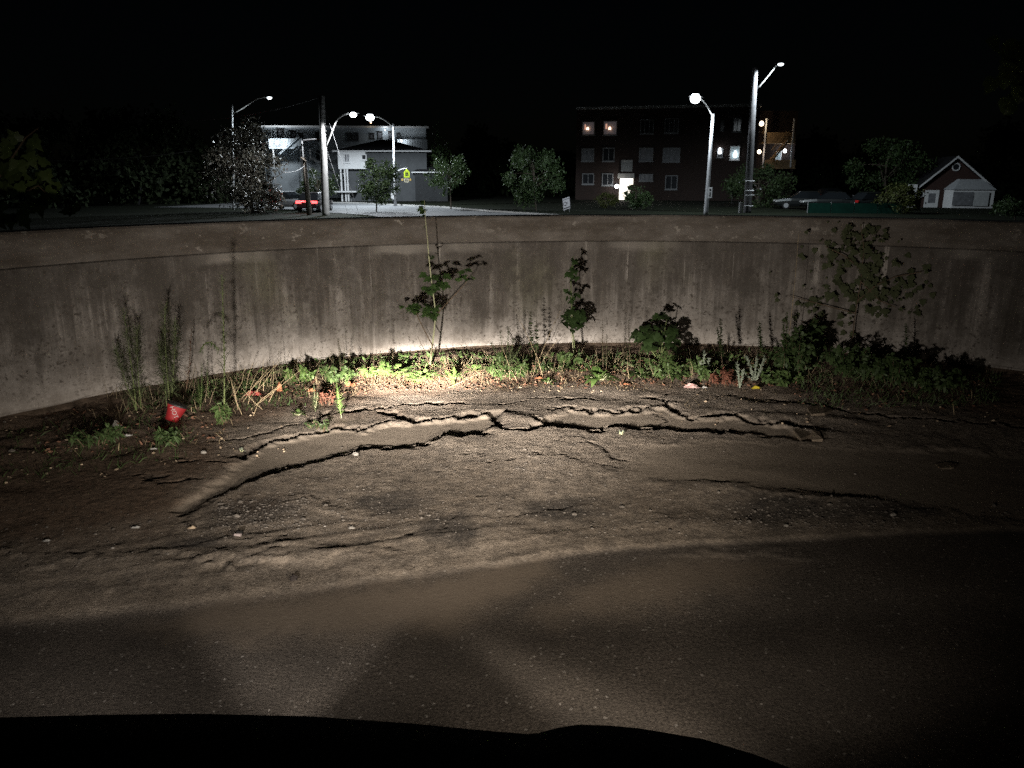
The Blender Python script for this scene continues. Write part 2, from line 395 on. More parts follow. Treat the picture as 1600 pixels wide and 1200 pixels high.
def voro(scale, feat='F1'):
    n = N(nt, 'ShaderNodeTexVoronoi', i_Scale=scale, feature=feat); nt.links.new(O, n.inputs['Vector']); return n
big = noise(1.7, 5); mid = noise(9, 6, .6); fine = noise(90, 4, .6); grit = noise(260, 3, .7)
dirt_c = mix(nt, ramp(nt, big, [(.35, 0), (.65, 1)]).outputs[0], (.205, .167, .131), (.29, .241, .193))
dirt_c = mix(nt, ramp(nt, mid, [(.42, 0), (.62, .8)]).outputs[0], dirt_c, (.120, .101, .083))
g2 = noise(48, 6, .85)
dirt_c = mix(nt, ramp(nt, g2, [(.34, .9), (.47, 0)]).outputs[0], dirt_c, (.05, .041, .033))
dirt_c = mix(nt, ramp(nt, g2, [(.54, 0), (.66, .9)]).outputs[0], dirt_c, (.36, .31, .255))
vs = voro(150); dirt_c = mix(nt, math_(nt, 'MULTIPLY', ramp(nt, N_ := vs.outputs['Distance'], [(.12, 1), (.28, 0)]).outputs[0], ramp(nt, noise(14, 3), [(.5, 0), (.62, .7)]).outputs[0]), dirt_c, (.30, .27, .24))
asph = mix(nt, ramp(nt, noise(75, 6, .9), [(.38, 0), (.60, 1)]).outputs[0], (.032, .027, .024), (.172, .146, .122))
asph = mix(nt, ramp(nt, noise(2.3, 5, .6), [(.4, 0), (.6, .5)]).outputs[0], asph, (.06, .052, .045))
sp = voro(95); asph = mix(nt, ramp(nt, sp.outputs['Color'], [(.90, 0), (.93, .7)]).outputs[0], asph, (.34, .31, .28))
siltc = mix(nt, fine, (.220, .180, .140), (.280, .235, .188))
siltd = mix(nt, noise(24, 5), (.15, .118, .09), (.185, .15, .115))
col = mix(nt, A['dirt'], asph, dirt_c)
col = mix(nt, math_(nt, 'MULTIPLY', A['siltn'], 0.85), col, siltd)
col = mix(nt, math_(nt, 'MULTIPLY', A['silt'], 0.92), col, siltc)
dk = math_(nt, 'MULTIPLY', A['gravel'], ramp(nt, noise(45, 4, .7), [(.35, 1), (.6, .6)]).outputs[0])
col = mix(nt, math_(nt, 'MULTIPLY', dk, 0.9), col, (.035, .033, .032))
orc = mix(nt, ramp(nt, noise(30, 5, .7), [(.35, 0), (.65, 1)]).outputs[0], (.045, .030, .020), (.16, .105, .070))
col = mix(nt, math_(nt, 'MULTIPLY', A['organic'], .8), col, orc)
col = mix(nt, math_(nt, 'MULTIPLY', A['crack'], .80), col, (.055, .044, .035))  # shade put into the colour, over each crack and its lit far slope
grs = mix(nt, noise(3, 5), (.004, .006, .003), (.009, .012, .005))
col = mix(nt, A['grass'], col, grs)
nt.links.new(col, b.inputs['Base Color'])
hgt = math_(nt, 'ADD', math_(nt, 'MULTIPLY', fine, .7), math_(nt, 'ADD', math_(nt, 'MULTIPLY', grit, .45), math_(nt, 'MULTIPLY', noise(34, 6, .8), 1.3)))
bs = math_(nt, 'SUBTRACT', 0.75, math_(nt, 'MULTIPLY', math_(nt, 'MAXIMUM', A['silt'], A['siltn']), 0.5))
bp = N(nt, 'ShaderNodeBump', i_Distance=0.012); nt.links.new(bs, bp.inputs['Strength']); nt.links.new(hgt, bp.inputs['Height'])
nt.links.new(bp.outputs[0], b.inputs['Normal'])
me.materials.append(m)
ground = bpy.data.objects.new('ground', me); COL.objects.link(ground); ground['kind'] = 'structure'

# ------------------------------------------------------------------ street beyond the wall
m_road, nt, b = nmat('road_asphalt', 0.85, 0.3)
tc = N(nt, 'ShaderNodeTexCoord'); no = N(nt, 'ShaderNodeTexNoise', i_Scale=1.2, i_Detail=6.0); nt.links.new(tc.outputs['Object'], no.inputs['Vector'])
nt.links.new(ramp(nt, no.outputs[0], [(.3, (.09, .095, .1)), (.7, (.14, .145, .15))]).outputs[0], b.inputs['Base Color'])
rb = MB()
e0 = gz(430, 312, FARZ); e1 = gz(560, 318.5, FARZ); e2 = gz(690, 325, FARZ); e3 = gz(760, 331, FARZ)
far_e = [e1+Vector((-12, 3.5, 0)), e1+Vector((-6, 2.5, 0)), e1, e2, e3, e3+Vector((8, -11, 0)), e3+Vector((18, -20, 0))]
near_e = [p+Vector((-4.5, -12.5, 0)) for p in far_e]
for i in range(len(far_e)-1):
    rb.quad(*[Vector((p.x, p.y, FARZ+0.03)) for p in (near_e[i], near_e[i+1], far_e[i+1], far_e[i])])
road = obj('road', rb, m_road); road['kind'] = 'structure'
kb = MB()
for i in range(len(far_e)-1):
    a, c = far_e[i], far_e[i+1]; nrm = Vector((-(c-a).y, (c-a).x, 0)).normalized()
    P = [Vector((a.x, a.y, 0)), Vector((c.x, c.y, 0)), Vector((c.x, c.y, 0))+nrm*.18, Vector((a.x, a.y, 0))+nrm*.18]
    kb.quad(*[p+Vector((0, 0, FARZ+.14)) for p in P]); kb.quad(P[0]+Vector((0, 0, FARZ)), P[1]+Vector((0, 0, FARZ)), P[1]+Vector((0, 0, FARZ+.14)), P[0]+Vector((0, 0, FARZ+.14)))
kerb = obj('kerb', kb, 'pole_conc'); kerb['kind'] = 'structure'

# ------------------------------------------------------------------ curved concrete wall
def wallmat(name, cap):
    m, nt, b = nmat(name, 0.92, 0.15)
    uv = N(nt, 'ShaderNodeUVMap'); uv.uv_map = 'UVMap'
    U = uv.outputs[0]
    def nz(sx, sy, detail=4., rough=.5, off=0.):
        mp = N(nt, 'ShaderNodeMapping'); mp.inputs['Scale'].default_value = (sx, sy, 1); mp.inputs['Location'].default_value = (off, off, 0)
        nt.links.new(U, mp.inputs[0]); n = N(nt, 'ShaderNodeTexNoise', i_Scale=1.0, i_Detail=detail, i_Roughness=rough); nt.links.new(mp.outputs[0], n.inputs['Vector']); return n.outputs[0]
    def vo(s, rnd=1.0):
        mp = N(nt, 'ShaderNodeMapping'); mp.inputs['Scale'].default_value = (s, s, 1)
        wv = N(nt, 'ShaderNodeTexNoise', i_Scale=14.0, i_Detail=3.0); nt.links.new(U, wv.inputs['Vector'])
        ad = N(nt, 'ShaderNodeMix'); ad.data_type = 'RGBA'; ad.blend_type = 'LINEAR_LIGHT'; ad.inputs[0].default_value = 0.05
        nt.links.new(U, ad.inputs[6]); nt.links.new(wv.outputs['Color'], ad.inputs[7])
        nt.links.new(ad.outputs[2], mp.inputs[0]); n = N(nt, 'ShaderNodeTexVoronoi', i_Scale=1.0); nt.links.new(mp.outputs[0], n.inputs['Vector']); return n
    sep = N(nt, 'ShaderNodeSeparateXYZ'); nt.links.new(U, sep.inputs[0]); V = sep.outputs[1]
    base = mix(nt, ramp(nt, nz(.8, .9, 6., .6), [(.35, 0), (.65, 1)]).outputs[0], (.32, .290, .260), (.44, .400, .362))
    base = mix(nt, ramp(nt, nz(5, 5, 8., .75), [(.40, 0), (.62, .7)]).outputs[0], base, (.19, .165, .14))
    base = mix(nt, ramp(nt, nz(40, 40, 4., .7, 2.), [(.56, 0), (.72, .5)]).outputs[0], base, (.42, .38, .34))
    base = mix(nt, ramp(nt, nz(34, 34, 4., .7, 6.), [(.56, 0), (.70, .5)]).outputs[0], base, (.12, .10, .085))
    if cap:
        base = mix(nt, ramp(nt, nz(1.3, 4, 7., .7), [(.32, .55), (.60, .97)]).outputs[0], base, (.092, .076, .061))
        fl = math_(nt, 'MULTIPLY', ramp(nt, nz(8, 11, 4., .6, 8.), [(.60, 0), (.63, .75)]).outputs[0], ramp(nt, nz(1.5, 2, 3., .5, 3.), [(.45, 0), (.58, 1)]).outputs[0])
        base = mix(nt, fl, base, (.33, .295, .255))
    else:
        # blotchy weathering, heavier towards the ledge
        lowf = nz(1.0, .8, 6., .65, 21.)
        wet = ramp(nt, math_(nt, 'ADD', lowf, math_(nt, 'MULTIPLY', math_(nt, 'SUBTRACT', V, .62), .26)), [(.36, .1), (.56, 1)]).outputs[0]
        # rain streaks, each of its own width, only where the wall is wet
        st = ramp(nt, nz(3.6, .22, 6., .75), [(.42, 0), (.58, 1)]).outputs[0]
        st2 = ramp(nt, nz(14, .5, 5., .7, 3.), [(.44, 0), (.62, 1)]).outputs[0]
        edge = ramp(nt, nz(11, 9, 5., .7, 13.), [(.30, .6), (.58, 1)]).outputs[0]
        base = mix(nt, math_(nt, 'MULTIPLY', math_(nt, 'MULTIPLY', st, wet), math_(nt, 'MULTIPLY', edge, .95)), base, (.095, .080, .066))
        base = mix(nt, math_(nt, 'MULTIPLY', math_(nt, 'MULTIPLY', st2, wet), math_(nt, 'MULTIPLY', edge, .45)), base, (.10, .085, .07))
        base = mix(nt, math_(nt, 'MULTIPLY', wet, .30), base, (.15, .130, .110))
        # drips that start under the ledge and stop at different heights
        for fr_, amp, off, amt in ((5.0, 1.55, 61., .62), (15.0, 1.45, 71., .50)):
            Ln = math_(nt, 'MULTIPLY', ramp(nt, nz(fr_, .02, 3., .6, off), [(.36, 0), (.72, 1)]).outputs[0], amp)
            dm = math_(nt, 'DIVIDE', math_(nt, 'SUBTRACT', math_(nt, 'ADD', V, Ln), 1.22), .30, True)
            base = mix(nt, math_(nt, 'MULTIPLY', math_(nt, 'MULTIPLY', dm, edge), amt), base, (.085, .074, .064))
        lt = math_(nt, 'MULTIPLY', ramp(nt, nz(9, .16, 5., .7, 11.), [(.60, 0), (.65, .8)]).outputs[0], ramp(nt, nz(2, 1.2, 4., .6, 31.), [(.45, 0), (.55, 1)]).outputs[0])
        base = mix(nt, lt, base, (.40, .36, .32))
        base = mix(nt, ramp(nt, nz(.7, .5, 4., .5, 41.), [(.60, 0), (.75, .35)]).outputs[0], base, (.17, .17, .085))   # a little moss
        # dark lichen specks of mixed size
        pat = math_(nt, 'ADD', nz(1.6, 2.0, 6., .65, 5.), ramp(nt, V, [(.15, 0), (.5, .10), (.95, .14), (1.2, .05)]).outputs[0])
        pm = ramp(nt, pat, [(.40, 0), (.56, 1)]).outputs[0]
        for s_, r0, amt in ((15, .30, .8), (27, .36, .85), (55, .40, .75)):
            v1 = vo(s_); d1 = math_(nt, 'MULTIPLY', ramp(nt, v1.outputs['Distance'], [(r0*.45, 1), (r0*1.05, 0)]).outputs[0], ramp(nt, v1.outputs['Color'], [(.50, 0), (.62, 1)]).outputs[0])
            base = mix(nt, math_(nt, 'MULTIPLY', math_(nt, 'MULTIPLY', d1, pm), amt), base, (.075, .063, .052))
        mould = math_(nt, 'MULTIPLY', ramp(nt, nz(2.0, 1.5, 9., .72, 81.), [(.50, 0), (.60, 1)]).outputs[0], ramp(nt, V, [(.2, .1), (.6, .8), (.9, 1)]).outputs[0])
        base = mix(nt, math_(nt, 'MULTIPLY', mould, .78), base, (.075, .065, .055))
        # pale mortar smear under the ledge
        led = math_(nt, 'MULTIPLY', ramp(nt, math_(nt, 'MULTIPLY', math_(nt, 'ADD', V, math_(nt, 'MULTIPLY', math_(nt, 'SUBTRACT', nz(3, 9, 5., .7), .5), .16)), .5), [(.575, 0), (.60, 1)]).outputs[0], ramp(nt, nz(.6, .1, 4., .6, 51.), [(.48, 0), (.60, .75)]).outputs[0])
        base = mix(nt, led, base, (.30, .27, .235))
    nt.links.new(base, b.inputs['Base Color'])
    h = math_(nt, 'ADD', nz(60, 60, 5., .6), math_(nt, 'MULTIPLY', nz(9, 9, 5., .6, 4.), 1.5))
    bp = N(nt, 'ShaderNodeBump', i_Strength=0.55, i_Distance=0.012); nt.links.new(h, bp.inputs['Height']); nt.links.new(bp.outputs[0], b.inputs['Normal'])
    return m
M['wall'] = wallmat('stained_concrete', False); M['wall_cap'] = wallmat('weathered_coping', True)
M['footing'] = plain('soil_stained_footing', (.075, .055, .040), .95, .1, .5, 9, 0, .8, 30)
def arcwall(name, prof, mat, parent, jag=None):
    """sweep a cross-section (radius, z) round the wall's circle"""
    n = 300; a0, a1 = R_(192), R_(-12); me = bpy.data.meshes.new(name); v = []; f = []; uvs = []
    k = len(prof)
    for i in range(n+1):
        a = a0+(a1-a0)*i/n
        for j, (r, z) in enumerate(prof):
            rr, zz = r, z
            if jag: zz += jag[j]*(float(fbm(np.array([a*14.]), np.array([j*3.]), 4)[0])); 
            v.append((WC.x+rr*math.cos(a), WC.y+rr*math.sin(a), zz))
    for i in range(n):
        for j in range(k-1): a = i*k+j; f.append((a, a+1, a+k+1, a+k))
    f.append(tuple(range(k-1, -1, -1))); f.append(tuple(n*k+j for j in range(k)))
    me.from_pydata(v, [], f); uv = me.uv_layers.new(name='UVMap')
    for lp in me.loops:
        i, j = divmod(lp.vertex_index, k); uv.data[lp.index].uv = ((a0-(a0+(a1-a0)*i/n))*WR, v[lp.vertex_index][2])
    me.materials.append(M[mat]); me.update()
    o = bpy.data.objects.new(name, me); COL.objects.link(o); o.parent = parent; return o
wall = thing('concrete_wall', 'long curved stained concrete wall behind the weeds at the end of the lot', 'wall', (0, 0, 0))
arcwall('wall_face', [(WR+.30, -.9), (WR+.30, 1.272), (WR+.012, 1.272), (WR, 1.262), (WR, .115), (WR+.02, .10), (WR+.02, .02)], 'wall', wall, [0, 0, 0, 0.004, .05, .04, 0])
arcwall('coping', [(WR+.31, 1.274), (WR+.31, WTOP-.008), (WR+.30, WTOP), (WR+.035, WTOP), (WR+.020, WTOP-.015), (WR+.020, 1.274)], 'wall_cap', wall, [0, 0, 0, .006, .006, 0])
arcwall('footing', [(WR+.28, -.2), (WR+.28, .099), (WR+.03, .099), (WR-.03, .05), (WR-.07, -.2)], 'footing', wall, [0, 0, 0, .03, 0])

# ------------------------------------------------------------------ the parked car the light comes from
LAMP_L = Vector((-0.98, 1.42, 0.68)); LAMP_R = Vector((0.36, 1.38, 0.68))
EDGE_PX = [(-300,1150),(-150,1130),(0,1121),(150,1117),(300,1115),(480,1119),(640,1130),(760,1141.5),(825,1147),(842,1145),(872,1137),(905,1132),(950,1133.5),(1000,1138),(1100,1155),(1180,1179),(1235,1200),(1300,1236)]
car = thing('parked_car', 'black car whose dark hood fills the bottom edge of the picture', 'car', (-0.3, -0.9, 0))
hood = MB(); ed = [gz(a, b_, 1.0) for a, b_ in EDGE_PX]; n0 = len(ed)
rows = []
for k, (t, zz) in enumerate(((0, 1.0), (.08, 1.012), (.35, 1.05), (.7, 1.09), (1, 1.11))):
    rows.append([Vector((p.x, p.y*(1-t)+0.22*t, zz-0.06*max(0, abs(p.x+.3)-.6))) if k else Vector(p) for p in ed])
front = [[Vector((p.x, p.y+.02, .975)) for p in ed], [Vector((p.x, p.y+.03, .86)) for p in ed]]
allr = [front[1], front[0]]+rows
for r in allr: hood.v += [tuple(p) for p in r]
for i in range(len(allr)-1):
    for j in range(n0-1): a = i*n0+j; hood.f.append((a, a+1, a+n0+1, a+n0))
obj('hood', hood, 'black_paint', car, smooth=True)
body = MB()
secs = [(1.36, .84, .30, .62), (1.30, .88, .25, .80), (0.9, .90, .22, .85), (0.2, .91, .20, .93), (-.8, .91, .20, .95), (-2.0, .91, .20, .97), (-2.9, .88, .25, .97), (-3.15, .80, .32, .85)]
k = 10
for (y, hw, z0, z1) in secs:
    for (sx, sz) in ((-.93, 0), (-1, .25), (-1, .6), (-.97, .85), (-.86, 1), (.86, 1), (.97, .85), (1, .6), (1, .25), (.93, 0)):
        body.v.append((-0.3+hw*sx, y, z0+(z1-z0)*sz))
for i in range(len(secs)-1):
    for j in range(k): a = i*k+j; b_ = i*k+(j+1) % k; body.f.append((a, b_, b_+k, a+k))
body.f.append(tuple(range(k))); body.f.append(tuple((len(secs)-1)*k+j for j in reversed(range(k))))
obj('body', body, 'black_paint', car, smooth=False)
cab = MB()
def hexa(mb, lo, hi): # lo, hi: 4 corners each
    n = len(mb.v); mb.v += [tuple(p) for p in lo+hi]
    mb.f += [tuple(n+i for i in q_) for q_ in ((3,2,1,0), (4,5,6,7), (0,1,5,4), (1,2,6,5), (2,3,7,6), (3,0,4,7))]
hexa(cab, [(-1.08,.15,.94),(.48,.15,.94),(.50,-2.9,.97),(-1.10,-2.9,.97)], [(-.92,-.72,1.46),(.32,-.72,1.46),(.32,-2.2,1.45),(-.92,-2.2,1.45)])
obj('cabin', cab, 'black_paint', car)
ws = MB(); ws.quad((-1.0,.145,.97),(.40,.145,.97),(.28,-.66,1.446),(-.88,-.66,1.446)); wso = obj('windshield', ws, 'glass', car)
wso.location.y += .012; wso.location.z += .018
bm_ = MB(); hexa(bm_, [(-1.1,1.30,.28),(.5,1.30,.28),(.5,1.10,.28),(-1.1,1.10,.28)], [(-1.16,1.42,.56),(.56,1.42,.56),(.56,1.10,.56),(-1.16,1.10,.56)])
obj('front_bumper', bm_, 'black_plastic', car)
gr = obj('grille', (lambda mb: ([mb.box(-.75, .15, 1.362, 1.376, .60+.045*i, .62+.045*i) for i in range(5)], mb)[1])(MB()), 'dark_metal', car)
for x in (-1.17, .57):
    for y in (.75, -2.15):
        whl = MB(); whl.tube([(x-.1, y, .33), (x+.1, y, .33)], .33, 24); wo = obj('wheel', whl, 'rubber', car)
        rim = MB(); rim.tube([(x-.108, y, .33), (x+.108, y, .33)], .21, 16); obj('rim', rim, 'metal', wo)
M['lens'] = emit('headlight_lens', (1.0, .93, .82), 6.0); M['lens_dim'] = emit('dim_headlight_lens', (1.0, .9, .76), 1.0)
def headlight(pos, mt):
    h = MB(); h.tube([(pos.x, pos.y-.10, pos.z), (pos.x, pos.y-.045, pos.z)], [.10, .105], 20); ho = obj('headlight', h, 'metal', car)
    l = MB(); l.tube([(pos.x, pos.y-.0449, pos.z), (pos.x, pos.y-.030, pos.z)], [.085, .07], 20); obj('lens', l, mt, ho); return ho
hl_l = headlight(LAMP_L, 'lens'); hl_r = headlight(LAMP_R, 'lens_dim')
def side_plane(lampp, p1, p2, inside):
    """unit normal of the plane through the lamp and two ground points, + on the inside point"""
    a = gz(*p1)-lampp; c = gz(*p2)-lampp; n = a.cross(c).normalized()
    return n if n.dot(gz(*inside)-lampp) > 0 else -n
def beam(name, pos, energy, col, parent, elev, elev_rng, azim, wedges=(), outside=0.4, fade=(-.30, -.22), hot=None, peak=1.0):
    """headlamp optics: radiant intensity as a function of the direction leaving the reflector"""
    o = lamp(name, 'SPOT', pos, energy, col, parent, 0.06, (R_(90), 0, 0), 176, 0.05)
    d = o.data; d.use_nodes = True; nt = d.node_tree; em = nt.nodes['Emission']
    tc = N(nt, 'ShaderNodeTexCoord'); Dn = tc.outputs['Normal']
    sp = N(nt, 'ShaderNodeSeparateXYZ'); nt.links.new(Dn, sp.inputs[0])
    fwd = math_(nt, 'MAXIMUM', math_(nt, 'MULTIPLY', sp.outputs[2], -1.0), 0.02)
    u = math_(nt, 'DIVIDE', sp.outputs[0], fwd); v = math_(nt, 'DIVIDE', sp.outputs[1], fwd)
    def curve(src, lo, hi, pts, scale):
        t = N(nt, 'ShaderNodeMapRange'); nt.links.new(src, t.inputs[0]); t.inputs[1].default_value = lo; t.inputs[2].default_value = hi
        c = N(nt, 'ShaderNodeFloatCurve'); cv = c.mapping.curves[0]
        P = [((a-lo)/(hi-lo), b_) for a, b_ in pts]
        while len(cv.points) < len(P): cv.points.new(.5, .5)
        for p, (a, b_) in zip(cv.points, P): p.location = (a, b_); p.handle_type = 'AUTO_CLAMPED'
        c.mapping.update(); nt.links.new(t.outputs[0], c.inputs['Value']); return c.outputs[0]
    # elevation curve is stored as log10 so that the far throw and the dim spill both keep their detail
    lg = curve(v, elev_rng[0], elev_rng[1], [(a, (math.log10(b_)+4)/4) for a, b_ in elev], 1)
    I = math_(nt, 'POWER', 10.0, math_(nt, 'MULTIPLY', math_(nt, 'SUBTRACT', lg, 1.0), 4.0))
    az = curve(u, -2.0, 2.0, azim, 1); I = math_(nt, 'MULTIPLY', I, az)
    if hot:
        for (hu, hv, su, sv, amp) in hot:
            du = math_(nt, 'DIVIDE', math_(nt, 'SUBTRACT', u, hu), su); dv = math_(nt, 'DIVIDE', math_(nt, 'SUBTRACT', v, hv), sv)
            g = math_(nt, 'POWER', 2.71828, math_(nt, 'MULTIPLY', math_(nt, 'ADD', math_(nt, 'MULTIPLY', du, du), math_(nt, 'MULTIPLY', dv, dv)), -1.0))
            I = math_(nt, 'ADD', I, math_(nt, 'MULTIPLY', g, amp))
    if wedges:
        tot = None
        for planes in wedges:
            wv = None
            for nrm, soft in planes:
                # world (x, y, z) -> lamp space (x, z, -y)
                dp = N(nt, 'ShaderNodeVectorMath', operation='DOT_PRODUCT'); nt.links.new(Dn, dp.inputs[0]); dp.inputs[1].default_value = (nrm.x, nrm.z, -nrm.y)
                mr = N(nt, 'ShaderNodeMapRange', interpolation_type='SMOOTHSTEP'); nt.links.new(dp.outputs['Value'], mr.inputs[0]); mr.inputs[1].default_value = -soft; mr.inputs[2].default_value = soft
                wv = mr.outputs[0] if wv is None else math_(nt, 'MULTIPLY', wv, mr.outputs[0])
            tot = wv if tot is None else math_(nt, 'MAXIMUM', tot, wv)
        low = N(nt, 'ShaderNodeMapRange', interpolation_type='SMOOTHSTEP'); nt.links.new(v, low.inputs[0])
        low.inputs[1].default_value = fade[0]; low.inputs[2].default_value = fade[1]   # 0 near the car, 1 far
        k_ = math_(nt, 'MAXIMUM', low.outputs[0], math_(nt, 'ADD', outside, math_(nt, 'MULTIPLY', tot, 1-outside)))
        I = math_(nt, 'MULTIPLY', I, k_)
    nt.links.new(I, em.inputs['Strength']); em.inputs['Color'].default_value = (1, 1, 1, 1)
    return o
PL = [(side_plane(LAMP_L, (310, 1000), (410, 1115), (455, 1050)), .017), (side_plane(LAMP_L, (620, 990), (500, 1110), (455, 1050)), .017)]
beam('headlight_beam', LAMP_L, 13000, (1.0, .925, .84), hl_l,
     [(-1.2,.002),(-.8,.004),(-.59,.007),(-.5,.0095),(-.37,.0078),(-.30,.0130),(-.226,.040),(-.19,.060),(-.157,.33),(-.1365,.45),(-.1126,.5),(-.095,.42),(-.077,.22),(-.055,.09),(-.038,.035),(0,.012),(.044,.008),(.11,.004),(.2,.002),(.5,.001),(1.0,.0005)], (-1.2, 1.0),
     [(-2,.03),(-1,.03),(-.68,.015),(-.4,.12),(-.15,.72),(0,1),(.2,1.0),(.42,.62),(.625,.16),(.83,.04),(1.1,.02),(2,.02)],
     [PL], .30, (-.40, -.355), [(0.01, -.103, .09, .0145, 8.5), (.03, -.09, .32, .034, .20), (.34, -.145, .18, .04, .18), (.11, .03, .66, .19, .100), (-.7, -.5, .45, .18, .022), (-.55, -.28, .3, .09, .005)])
PR = [(side_plane(LAMP_R, (720, 985), (970, 1085), (800, 1045)), .020), (side_plane(LAMP_R, (715, 990), (880, 1135), (800, 1045)), .020)]
PR2 = [(side_plane(LAMP_R, (860, 1010), (1000, 1085), (1000, 1000)), .05)]
beam('headlight_beam', LAMP_R, 13000, (1.0, .89, .75), hl_r,
     [(-1.2,.003),(-.8,.006),(-.59,.010),(-.5,.015),(-.37,.020),(-.30,.028),(-.226,.065),(-.157,.085),(-.12,.05),(-.09,.02),(-.05,.005),(0,.002),(.1,.001),(1.0,.0003)], (-1.2, 1.0),
     [(-2,.02),(-1,.4),(-.6,.7),(-.2,1),(.1,.85),(.3,.55),(.5,.2),(.7,.08),(1,.04),(2,.01)],
     [PR], .40, (-.40, -.34), [(.6, -.48, .45, .18, .011)])

# ------------------------------------------------------------------ far buildings
class Facade:
    """vertical plane between two photo columns at given distances; local s (along), z, o (out towards the lot)"""
    def __init__(s, px0, D0, px1, D1):
        a = gy(px0, 300, D0); c = gy(px1, 300, D1); s.A = Vector((a.x, a.y, 0)); t = Vector((c.x-a.x, c.y-a.y, 0)); s.L = t.length; s.t = t.normalized(); s.n = Vector((s.t.y, -s.t.x, 0))
    def at(s, px, py):
        r = ray(px, py); o = Vector((0, 0, CAMH)); k = (s.A-o).dot(s.n)/r.dot(s.n); p = o+r*k; return (p-s.A).dot(s.t), p.z
    def fr(s, x, y, z): p = s.A+s.t*x-s.n*y; return (p.x, p.y, z)     # y grows away from the camera
    def rect(s, x0, y0, x1, y1):
        a, zt = s.at(x0, y0); b_, zb = s.at(x1, y1); a2, _ = s.at(x0, y1); return min(a, a2), b_, zb, zt
def fbox(fc, mb, s0, s1, o0, o1, z0, z1): mb.box(s0, s1, -o1, -o0, z0, z1, fc.fr)
M['pane_dark'] = plain('dark_window_pane', (.02, .022, .026), .15, .5)
M['pane_curtain'] = plain('curtained_pane', (.16, .165, .18), .6, .4, .35, 3)
M['pane_dimlit'] = emit('dimly_lit_pane', (.62, .55, .60), .045)
M['pane_blue'] = emit('dim_blue_lit_pane', (.55, .70, .75), .10)
M['pane_bright'] = emit('bright_lit_pane', (1.0, .93, .80), 2.5)
M['bulb_warm'] = emit('warm_bulb', (1.0, .66, .42), 4.0); M['bulb_white'] = emit('white_bulb', (.92, .96, 1.0), 14.0)
M['bulb_soft'] = emit('soft_bulb', (1.0, .80, .58), 6.0)
M['frame_dull'] = plain('dull_window_frame', (.20, .21, .22), .7, .3)
def window(fc, root, px, pane='pane_dark', frame='white_trim', mull=1, head=False):
    s0, s1, z0, z1 = fc.rect(*px); f = MB(); t = .09
    fbox(fc, f, s0, s1, .003, .07, z0, z0+t); fbox(fc, f, s0, s1, .003, .07, z1-t, z1); fbox(fc, f, s0, s0+t, .003, .068, z0+t, z1-t); fbox(fc, f, s1-t, s1, .003, .068, z0+t, z1-t)
    for k in range(mull):
        c = s0+(s1-s0)*(k+1)/(mull+1); fbox(fc, f, c-.035, c+.035, .003, .06, z0+t, z1-t)
    wo = obj('window', f, frame, root)
    p = MB(); fbox(fc, p, s0+t*.6, s1-t*.6, .002, .02, z0+t*.6, z1-t*.6); obj('pane', p, pane, wo)
    sl = MB(); fbox(fc, sl, s0-.06, s1+.06, .003, .12, z0-.09, z0-.002); obj('sill', sl, frame, wo)
    if head: hd = MB(); fbox(fc, hd, s0-.06, s1+.06, .003, .11, z1+.002, z1+.10); obj('lintel', hd, frame, wo)
    return wo, (s0, s1, z0, z1)

# white two-storey apartment block
fa = Facade(418, 99, 668, 101)
r = thing('apartment_block', 'long pale sided apartment block with outside stairs, floodlit at its left end', 'building', fa.fr(fa.L/2, 5, FARZ))
sA, zT = fa.at(423, 198); zT = fa.at(540, 199)[1]; wb = MB(); fbox(fa, wb, -.1, fa.L, -9, 0, FARZ, zT); obj('wall', wb, 'white_sid', r)
rb_ = MB(); fbox(fa, rb_, -.5, fa.L+.4, -9.4, .45, zT+.002, zT+.14); ro = obj('roof', rb_, 'white_trim', r)
rb2 = MB(); s0, s1, z0, z1 = fa.rect(519, 188, 527, 199); fbox(fa, rb2, s0, s1, -3, -2.2, zT+.141, z1+.3); obj('chimney', rb2, 'grey_sid', ro)
fas = MB(); fbox(fa, fas, -.45, fa.L+.35, .455, .48, zT-.06, zT+.16); obj('fascia', fas, 'white_trim', ro)
for px in ((433,202,445,216), (454,205,463,217)): window(fa, r, px, 'pane_curtain', 'dark_metal', 0, True)
window(fa, r, (493,206,511,219), 'pane_dark', 'grey_sid', 1); window(fa, r, (542,207,561,220), 'pane_dark', 'grey_sid', 1)
for px in ((578,209,585,217), (590,206,598,217), (607,206,615,217), (620,209,626,220)): window(fa, r, px, 'pane_curtain', 'dark_metal', 0, True)
window(fa, r, (494,235,512,250), 'pane_dark', 'grey_sid', 1)
s0, s1, z0, z1 = fa.rect(468,207,475,228); dr = MB(); fbox(fa, dr, s0, s1, .003, .05, z0, z1); do = obj('door', dr, 'dark_metal', r)
hb = MB(); fbox(fa, hb, s0+.1, s0+.16, .052, .11, z0+.9, z0+1.05); obj('handle', hb, 'metal', do)
# gallery: deck, railing panel with vertical boards, posts
s0, s1, z0, z1 = fa.rect(424, 217, 476, 231); dk_ = MB(); fbox(fa, dk_, s0, s1, .01, 1.5, z0-.15, z0); obj('balcony_deck', dk_, 'white_sid', r)
nb = 22
for i in range(nb):
    q0 = s0+(s1-s0)*i/nb; p = MB(); fbox(fa, p, q0+.02, q0+(s1-s0)/nb-.02, 1.44, 1.5, z0+.002, z1); obj('railing_board', p, 'white_sid', r)
for px in (430, 472, 478):
    a_ = fa.at(px, 231)[0]; p = MB(); fbox(fa, p, a_-.07, a_+.07, 1.3, 1.42, FARZ, z0-.151); obj('post', p, 'white_trim', r)
a_ = fa.at(487, 236)[0]; p = MB(); fbox(fa, p, a_-.08, a_+.08, 1.3, 1.44, fa.at(487, 250)[1], fa.at(487, 233)[1]); obj('post', p, 'white_trim', r)
